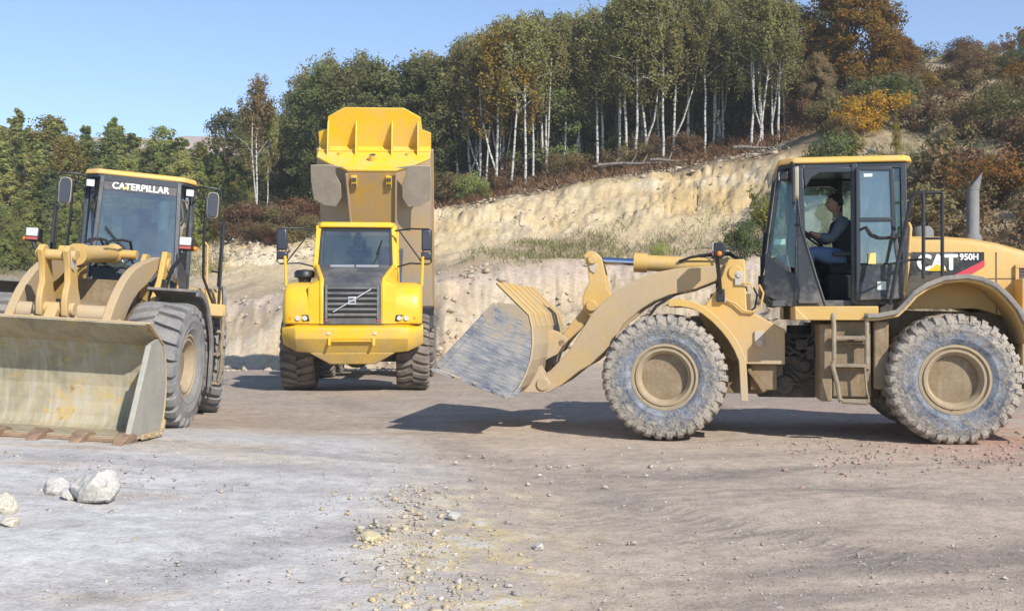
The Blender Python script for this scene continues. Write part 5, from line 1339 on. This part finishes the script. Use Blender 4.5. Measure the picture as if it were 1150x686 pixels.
# ------------------------------------------------------------------ stones
def rock(name, label, X, Y, r, seed, group=None, col=None, squash=.8):
    me = bpy.data.meshes.new(name); bm = bmesh.new(); bmesh.ops.create_icosphere(bm, subdivisions=5, radius=1)
    rr = np.random.default_rng(seed); off = rr.uniform(0, 40, 3)
    P = np.array([v.co[:] for v in bm.verts])
    cuts = rr.normal(size=(13, 3)); cuts /= np.linalg.norm(cuts, axis=1)[:, None]; lim = rr.uniform(.62, .95, 13)
    for c, l in zip(cuts, lim):
        dd = P@c; P -= np.maximum(0, dd-l)[:, None]*c*.92
    nn = fbm(P[:, 0]*1.7+P[:, 2]*1.3+off[0], P[:, 1]*1.7+off[1], 5, .6); n2 = fbm(P[:, 0]*6+P[:, 2]*5+off[0], P[:, 1]*6+off[1]+P[:, 2]*3, 3, .6)
    P *= (1+.24*nn+.05*n2)[:, None]
    P *= np.array([1, .85, squash])*r
    for v, p in zip(bm.verts, P): v.co = p
    for f in bm.faces: f.smooth = True
    bm.to_mesh(me); bm.free(); me.set_sharp_from_angle(angle=R(32)); me.materials.append(col or ROCK)
    o = bpy.data.objects.new(name, me); COL.objects.link(o); o.location = (X, Y, ground_z(X, Y)+r*squash*.62); o.rotation_euler.z = rr.uniform(0, 6)
    tag(o, label, 'boulder' if r > .12 else 'stone', group); return o
ROCK = dirty('pale_limestone', (.50, .485, .46), (.58, .56, .53), .45, 6, .9, None, (.42, .36, .28), bump=.006)
ROCK_TAN = dirty('tan_limestone', (.50, .44, .34), (.58, .53, .43), .45, 6, .9, bump=.006)
def pix(px, py):
    Y = 8.
    for _ in range(30):
        X = (px-CX)/FX*Y; Y = (HC-ground_z(X, Y))*FX/(py-HY)
    return (px-CX)/FX*Y, Y
X, Y = pix(104, 566); rock('boulder', 'large pale grey boulder on the ground before the toothed bucket', X, Y+.1, .19, 4)
X, Y = pix(57, 556); rock('boulder', 'rough white rubble lump left of the large grey boulder', X, Y+.1, .125, 21, squash=.55)
X, Y = pix(77, 562); rock('stone', 'small whitish stone between the two boulders', X, Y+.05, .07, 9)
X, Y = pix(-2, 580); rock('boulder', 'tan round boulder cut by the left edge of the picture', X, Y+.1, .10, 33, col=ROCK_TAN)
X, Y = pix(8, 592); rock('stone', 'flat tan stone in front of the tan boulder', X, Y+.05, .07, 12, col=ROCK_TAN, squash=.5)
X, Y = pix(416, 606); rock('stone', 'crumbled yellow clod on the sandy streak', X, Y, .075, 15, col=dirty('yellow_clod', (.52, .42, .22), (.58, .5, .34), .4, 8, .95), squash=.5)
X, Y = pix(605, 616); rock('stone', 'flat pale stone right of the sandy streak', X, Y, .05, 18, squash=.5)
X, Y = pix(510, 582); rock('stone', 'grey angular stone behind the sandy streak', X, Y, .055, 19, squash=.6)

def _stone_lib(n=14):
    lib = []
    for k in range(n):
        rr = np.random.default_rng(900+k); bm = bmesh.new()
        for p in rr.normal(size=(13, 3)):
            p = p/np.linalg.norm(p)*rr.uniform(.75, 1.05); bm.verts.new((p[0]*1.15, p[1]*.9, p[2]*.66))
        bmesh.ops.convex_hull(bm, input=bm.verts); bmesh.ops.triangulate(bm, faces=bm.faces)
        bmesh.ops.delete(bm, geom=[v for v in bm.verts if not v.link_faces], context='VERTS'); bm.verts.index_update()
        lib.append((np.array([v.co[:] for v in bm.verts]), np.array([[v.index for v in f.verts] for f in bm.faces]))); bm.free()
    return lib
STONES = _stone_lib()
def pebbles(name, label, pts, sizes, mat, seed):
    r = np.random.default_rng(seed); n = len(pts); which = r.integers(0, len(STONES), n); VV = []; FF = []; o_ = 0
    for k, (B, T) in enumerate(STONES):
        ix = np.where(which == k)[0]; m_ = len(ix)
        if not m_: continue
        V = np.repeat(B[None], m_, 0)*r.uniform(.65, 1.3, (m_, 1, 3)); a = r.uniform(0, 2*PI, m_); c, s = np.cos(a)[:, None], np.sin(a)[:, None]
        V = np.stack((V[..., 0]*c-V[..., 1]*s, V[..., 0]*s+V[..., 1]*c, V[..., 2]), -1)*sizes[ix][:, None, None]+pts[ix][:, None]
        F = T[None]+len(B)*np.arange(m_)[:, None, None]+o_; VV.append(V.reshape(-1, 3)); FF.append(F.reshape(-1, 3)); o_ += len(B)*m_
    me = quads(name, np.concatenate(VV), np.concatenate(FF)); me.materials.append(mat)
    o = bpy.data.objects.new(name, me); COL.objects.link(o); tag(o, label, 'gravel', None, 'stuff'); return o
def peb_mat(name, cols):
    m, nt_, out = nodes(name); g = G(nt_); gi = g.n('ShaderNodeNewGeometry')
    c = g.ramp(gi.outputs['Random Per Island'], [(i/(len(cols)-1), q) for i, q in enumerate(cols)])
    n_ = g.noise(gi.outputs['Position'], 60, 3); c = g.mix(g.math('MULTIPLY', n_, .35), c, (.3, .27, .24)); g.bsdf(out, c, .95, 0, g.bump(n_, .01)); return m
pts = []; sz = []
r = np.random.default_rng(77)
def put(px, py, s):
    X, Y = (px-CX)/FX*(HC*FX/(py-HY)), HC*FX/(py-HY)
    for _ in range(2):
        Y = (HC-ground_z(X, Y))*FX/(py-HY); X = (px-CX)/FX*Y
    pts.append((X, Y, ground_z(X, Y)+s*.2)); sz.append(s)
for i in range(1500): put(r.uniform(-60, 1210), 690-r.random()**.8*240, r.choice([.005, .009, .014, .022], p=[.50, .33, .14, .03]))
for i in range(420):   # rubble on the yellow sandy streak
    py = r.uniform(540, 690); put(470+r.normal(0, 45)+(py-600)*.15, py, r.choice([.007, .013, .020, .032], p=[.48, .34, .14, .04]))
for i in range(260): put(r.normal(80, 90), r.uniform(505, 580), r.choice([.007, .013, .022, .036], p=[.48, .34, .14, .04]))
for i in range(110): put(r.normal(660, 120), r.normal(520, 16), r.choice([.012, .02, .03], p=[.5, .35, .15]))
for i in range(5200): put(r.uniform(-60, 1210), 690-r.random()**.9*235, r.choice([.003, .005, .008], p=[.5, .35, .15]))
pebbles('gravel', 'loose pale stones scattered over the yard', np.array(pts), np.array(sz), peb_mat('pale_gravel', [(.30, .26, .22), (.44, .39, .33), (.54, .50, .44), (.40, .33, .25), (.60, .57, .53)]), 3)
pts = []; sz = []
for i in range(420):
    py = r.uniform(548, 695); put(455+(py-560)*.12+r.normal(0, 20)*r.choice([1, 2.6]), py, r.choice([.006, .012, .020, .034], p=[.45, .33, .17, .05]))
for i in range(60): put(r.normal(417, 10), r.normal(606, 5), r.choice([.008, .016, .026]))
pebbles('sand_clods', 'crumbled yellow sand clods on the pale yard', np.array(pts), np.array(sz), peb_mat('sand_clod', [(.50, .39, .19), (.60, .49, .28), (.56, .47, .33), (.44, .35, .20)]), 6)
pts = []; sz = []
for i in range(420): put(r.uniform(880, 1200), r.normal(506, 14), r.choice([.012, .02, .03], p=[.5, .35, .15]))
pebbles('red_gravel', 'reddish gravel beside the rear wheel', np.array(pts), np.array(sz), peb_mat('red_gravel', [(.36, .21, .17), (.44, .28, .22), (.33, .24, .20), (.45, .38, .33)]), 4)
pts = []; sz = []
for i in range(3800):   # stones and clods on the rubble berm and the banks
    px = r.uniform(215, 900); d = r.choice([r.uniform(29.5, 34), r.uniform(33, 41), r.normal(51.2, 1.6)], p=[.26, .2, .54]); X, Y, z = at(px, d); s = r.choice([.03, .06, .10, .18], p=[.5, .32, .15, .03]); pts.append((X, Y, z+s*.1)); sz.append(s)
pebbles('rubble', 'clods and stones on the sandy banks', np.array(pts), np.array(sz), peb_mat('bank_rubble', [(.36, .27, .19), (.52, .43, .31), (.46, .36, .25), (.60, .52, .40)]), 5)

# ------------------------------------------------------------------ woods
r = np.random.default_rng(123)
SKY = np.array([(250, 120), (275, 100), (300, 98), (320, 100), (337, 76), (352, 74), (368, 58), (385, 66), (400, 52), (420, 66), (440, 62), (460, 60), (480, 55), (500, 62), (520, 45), (540, 28), (560, 18), (600, 11), (640, 14), (665, 10), (690, -6), (750, -22), (800, -16), (850, -10), (890, 0), (920, 10)])
sky_y = lambda px: float(np.interp(px, SKY[:, 0], SKY[:, 1]))
# young wood on the left
for i in range(180):
    row = i % 5; px = -70+ (i//5)/35*345+r.normal(0, 7); d = 54+row*4.5+r.normal(0, .8)
    if px > 255 and row < 2: continue
    edge = (262, 238, 206, 172, 150)[row]; top = edge+r.normal(0, 9)-(8 if px < 70 else 0)
    if px > 190: top = max(top, 150+(px-190)*.30 if row > 2 else top+16)
    leaf = r.choice(['young', 'young', 'young_dark', 'young_gold', 'scrub_green'], p=[.42, .2, .22, .08, .08])
    lab = {'young': 'light green young tree in the dense wood behind the left loader', 'young_dark': 'dark green young tree in the dense wood behind the left loader', 'young_gold': 'yellow young tree in the dense wood behind the left loader', 'scrub_green': 'deep green bushy young tree in the wood behind the left loader'}[leaf]
    X, Y, h = by_top(px, d, top); plant('young_tree', lab, 'tree', {'young': 'light green young trees', 'young_dark': 'dark green young trees', 'young_gold': 'yellow young trees', 'scrub_green': 'deep green young trees'}[leaf], *(('dense', leaf, 'grey', 200+i % 6) if i % 6 == 4 else ('birch', leaf, 'grey', 300+i % 8) if i % 7 == 3 and row > 2 else ('young', leaf, 'grey', 100+i % 9)), X, Y, max(2.2, h), r.uniform(1.15, 1.5) if i % 6 == 4 or (i % 7 == 3 and row > 2) else r.uniform(1.5, 2.2), None, -.08, (r.normal(0, .03), r.normal(0, .03)))
# tall dark trees between young wood and birches, and the backs of the wood
for i in range(96):
    px = 262+i/95*655+r.normal(0, 6); row = i % 3; d = 61+row*5+r.normal(0, 1)
    if px < 330 and row == 0: d += 6
    top = sky_y(px)+abs(r.normal(0, 12))+(6, 22, 12)[row]+(22 if 278 < px < 326 else 0)
    leaf = r.choice(['dark', 'dark', 'birch', 'young_dark'], p=[.45, .2, .2, .15])
    X, Y, h = by_top(px, d, top)
    plant('woodland_tree', {'dark': 'dark green tree with a full crown in the wood on the bank', 'birch': 'olive green tree with a full crown in the wood on the bank', 'young_dark': 'mid green tree with a full crown in the wood on the bank'}[leaf], 'tree', {'dark': 'dark green woodland trees', 'birch': 'olive green woodland trees', 'young_dark': 'mid green woodland trees'}[leaf], 'dense', leaf, 'brown', 200+i % 6, X, Y, max(5, h), r.uniform(1.0, 1.3))
# shaded wood interior: rows of dark trees further back
for i in range(60):
    px = 300+i/59*640+r.normal(0, 8); d = r.uniform(72, 88); X, Y, h = by_top(px, d, sky_y(px)+r.uniform(25, 60))
    plant('woodland_tree', 'dark tree deep inside the wood behind the birch trunks', 'tree', 'trees deep inside the wood', 'dense', 'dark', 'brown', 200+i % 6, X, Y, max(5, h), 1.25)
# birches: trunk foot column, distance, crown top, lean
BI = [(556, 57.5, 32, 'birch_gold', -.055), (572, 57, 22, 'birch_gold', -.05), (545, 58.5, 60, 'birch_gold', -.04), (563, 59, 70, 'birch', .0), (590, 56.5, 14, 'birch', 0), (598, 58, 30, 'birch', .03), (613, 58, 18, 'birch', 0), (634, 59, 18, 'birch', -.02), (650, 60, 14, 'birch', .02), (672, 58, 10, 'birch', -.04), (678, 58.5, 6, 'birch', .05), (694, 58, 0, 'birch', -.02), (705, 57, -6, 'birch', -.06), (713, 56.5, -10, 'birch', 0), (729, 57.5, -6, 'birch', -.05), (745, 56, -16, 'birch', -.02), (757, 57, 0, 'birch', .05), (772, 58, -10, 'birch', 0), (791, 56.5, -12, 'birch', -.02), (800, 58, -5, 'birch', .02), (812, 59, -14, 'birch', 0), (843, 54.5, -12, 'birch', -.09), (852, 54.5, -8, 'birch', -.08), (856, 55, -14, 'birch', 0), (868, 55, -10, 'birch', -.04), (874, 54.5, -2, 'birch', .05), (884, 56, 0, 'birch', .06), (528, 60, 40, 'birch', 0), (515, 62, 55, 'birch', 0), (480, 62, 60, 'birch', 0), (430, 64, 68, 'birch', 0), (404, 63, 56, 'birch', 0), (371, 62, 60, 'birch', 0), (345, 64, 78, 'birch', 0)]
BI += [(r.uniform(500, 905), r.uniform(58, 66), None, 'birch', r.normal(0, .05)) for _ in range(42)]
for i, (px, d, top, leaf, lean) in enumerate(BI):
    if top is None: top = sky_y(px)+abs(r.normal(0, 14))
    X, Y, h = by_top(px, d, top)
    lab = 'golden leaved birch with white stem at the wood edge' if leaf == 'birch_gold' else 'slender white stemmed birch with olive leaves at the wood edge'
    plant('birch_tree', lab, 'tree', 'golden birches at the wood edge' if leaf == 'birch_gold' else 'green birches at the wood edge', 'birch', leaf, 'birch', 300+i % 8, X, Y, h, r.uniform(.95, 1.3), None, -.1, (r.normal(0, .01), lean*.8))
X, Y, h = by_top(289, 57, 88); plant('birch_tree', 'thin sparse birch standing alone left of the dark wood', 'tree', None, 'birch', 'scrub', 'birch', 309, X, Y, h, .95)
X, Y, h = by_top(300, 58, 118); plant('birch_tree', 'short greenish birch beside the lone sparse birch', 'tree', None, 'birch', 'birch', 'birch', 305, X, Y, h, .8)
# autumn trees at the right end of the wood
X, Y, h = by_top(952, 57, -22); plant('oak_tree', 'big autumn oak with brown and green leaves right of the birches', 'tree', None, 'oak', 'oak', 'brown', 401, X, Y, h, 1.12)
X, Y, h = by_top(1003, 62, 34); plant('oak_tree', 'smaller rust brown oak on the slope right of the big oak', 'tree', None, 'oak', 'oak', 'brown', 402, X, Y, h, 1.05)
X, Y, h = by_top(1030, 64, 52); plant('beech_tree', 'dark russet tree at the right end of the wood', 'tree', None, 'oak', 'russet', 'brown', 403, X, Y, h, .62)
X, Y, h = by_top(918, 55, 60); plant('oak_tree', 'low olive brown tree under the big oak', 'tree', None, 'oak', 'scrub', 'brown', 402, X, Y, h, .7)
# single bushes
for (px, d, top, kind, leaf, wide, lab) in ((985, 48, 92, 'bush', 'orange', 1.25, 'bright orange bush below the oaks'), (962, 47, 108, 'bush', 'orange', 1.0, 'small orange yellow bush left of the bright orange bush'), (530, 53.5, 188, 'bush', 'young', 1.1, 'round yellow green bush at the foot of the golden birches'), (505, 55, 185, 'bush', 'scrub', 1.2, 'olive brown bush beside the raised tipper'), (830, 36, 236, 'bush', 'scrub_green', .8, 'dark green broom bush left of the loader cab'), (741, 39, 268, 'bush', 'young', .9, 'low bright green bush on the slope above the tilt cylinder'), (862, 40, 205, 'thin', 'young_gold', 1.0, 'yellow leaved thin bush behind the cab windscreen'), (1134, 66, 36, 'thin', 'scrub_brown', .8, 'bare twiggy bush on the skyline at the right'), (1066, 70, 58, 'bush', 'young', 1.5, 'green bush on the hilltop'), (1100, 68, 58, 'bush', 'scrub_green', 1.4, 'dark green bush on the hilltop right of the green bush'), (960, 44, 145, 'thin', 'young_gold', .9, 'pale yellow sapling above the cab roof'), (1007, 44, 118, 'young', 'young_gold', .8, 'slim yellow green sapling above the cab'), (940, 42, 140, 'bush', 'scrub_green', .9, 'green bush at the sand edge above the cab roof')):
    X, Y, h = by_top(px, d, top); plant('sapling' if kind == 'young' else 'bush', lab, 'bush' if kind != 'young' else 'sapling', None, kind, leaf, 'brown', 500+len(lab) % 4, X, Y, max(.8, h), wide, crown_name='foliage', trunk_name='stem')
# scrub on the right hill
for i in range(125):
    px = 905+r.random()**.9*330; d = 26+r.random()**.8*46
    if px < 1010 and d < 40: continue
    X, Y, z = at(px, d); leaf = r.choice(['scrub', 'scrub_brown', 'scrub_green', 'oak', 'russet'], p=[.40, .28, .22, .08, .02]); kind = r.choice(['bush', 'thin'], p=[.7, .3])
    h = r.uniform(.9, 2.2)*(1.35 if (px > 1050 and d < 42) else 1)
    plant('bush', {'scrub': 'olive brown bush on the right hillside', 'scrub_brown': 'dry brown bush on the right hillside', 'scrub_green': 'green bush on the right hillside', 'oak': 'rusty orange bush on the right hillside', 'russet': 'dark red bush on the right hillside'}[leaf], 'bush', {'scrub': 'olive hillside bushes', 'scrub_brown': 'brown hillside bushes', 'scrub_green': 'green hillside bushes', 'oak': 'rusty hillside bushes', 'russet': 'red hillside bushes'}[leaf], kind, leaf, 'brown', 500+i % 4, X, Y, h, r.uniform(.9, 1.5), crown_name='foliage', trunk_name='stem')
# brown bushes at the left bank top and below the wood
for i in range(46):
    px = r.uniform(255, 350) if i < 26 else r.uniform(490, 900); d = r.uniform(51, 57) if i < 26 else r.uniform(55, 60); X, Y, z = at(px, d)
    leaf = r.choice(['russet', 'scrub_brown', 'scrub'], p=[.4, .4, .2])
    plant('bush', {'russet': 'dark red bush along the top of the sand bank', 'scrub_brown': 'dry brown bush along the top of the sand bank', 'scrub': 'olive bush along the top of the sand bank'}[leaf], 'bush', {'russet': 'red bank top bushes', 'scrub_brown': 'brown bank top bushes', 'scrub': 'olive bank top bushes'}[leaf], 'bush', leaf, 'brown', 500+i % 4, X, Y, r.uniform(.7, 1.7), r.uniform(1, 1.6), crown_name='foliage', trunk_name='stem')
# fallen trunks at the wood edge
for px, d, L, az, lab in ((722, 53.2, 4.6, .12, 'long pale fallen trunk lying at the edge of the wood'), (708, 53.8, 3.0, -.35, 'short fallen branch crossing the long fallen trunk'), (752, 52.6, 2.4, .5, 'thin crooked dead branch right of the long fallen trunk'), (690, 54.2, 2.2, -.1, 'short stub of fallen wood left of the long fallen trunk'), (850, 50.5, 2.6, .35, 'grey fallen log at the foot of the leaning birches')):
    X, Y, z = at(px, d); b = MB(); pts_ = [Vector((t*L-L/2, .08*math.sin(t*5), .05*math.sin(t*7))) for t in (0, .25, .5, .75, 1)]; b.tube(pts_, [.085, .08, .07, .055, .03], 8); b.tube([pts_[2], pts_[2]+Vector((.3, .1, .45))], [.05, .02], 6)
    o = b.build('fallen_log', BK['grey'], None, 0, 60); o.location = (X, Y, z+.35); o.rotation_euler = (0, -.06, az); tag(o, lab, 'log')

# ground cover
def blades(name, label, cat, P, hgt, wid, mat, seed, bend=.5):
    rr = np.random.default_rng(seed); n = len(P); az = rr.uniform(0, 2*PI, n); h = hgt*rr.uniform(.5, 1.3, n); w_ = wid*rr.uniform(.6, 1.3, n)
    dx, dy = np.cos(az), np.sin(az); bx, by = rr.normal(0, bend, n)*h, rr.normal(0, bend, n)*h; z0 = np.zeros(n)
    a = P+np.stack((-dx*w_/2, -dy*w_/2, z0-.05), -1); b_ = P+np.stack((dx*w_/2, dy*w_/2, z0-.05), -1); c = P+np.stack((bx+dx*w_*.2, by+dy*w_*.2, h), -1); d_ = P+np.stack((bx*.9-dx*w_*.2, by*.9-dy*w_*.2, h*.97), -1)
    me = quads(name, np.stack((a, b_, c, d_), 1).reshape(-1, 3), np.arange(4*n).reshape(n, 4)); me.materials.append(mat)
    o = bpy.data.objects.new(name, me); COL.objects.link(o); tag(o, label, cat, None, 'stuff'); return o
P = []
while len(P) < 6500:
    px = r.uniform(240, 930); d = r.uniform(51.5, 60); zn = float(zone(px, d))
    if zn < 5.95: continue
    X = (px-CX)/FX*d; P.append((X, d, ground_z(X, d)+.12))
blades('bracken', 'reddish brown bracken along the wood edge', 'bracken', np.array(P), .26, .075, LM['bracken'], 8, 1.1)
P = []
cl_ = [(r.uniform(505, 905), r.uniform(35, 47)) for _ in range(16)]+[(r.normal(625, 38), r.normal(42, 1.6)) for _ in range(42)]+[(r.normal(770, 40), r.normal(42.5, 1.2)) for _ in range(20)]+[(r.uniform(930, 1230), r.uniform(27, 68)) for _ in range(230)]+[(r.uniform(-60, 250), r.uniform(46, 54)) for _ in range(80)]
for px, d in cl_:
    for k in range(46):
        X = (px-CX)/FX*d+r.normal(0, .45); y = d+r.normal(0, .45); P.append((X, y, ground_z(X, y)+.1))
blades('grass', 'tufts of dry and green grass on the slopes', 'grass', np.array(P), .17, .03, LM['grass'], 9, .7)
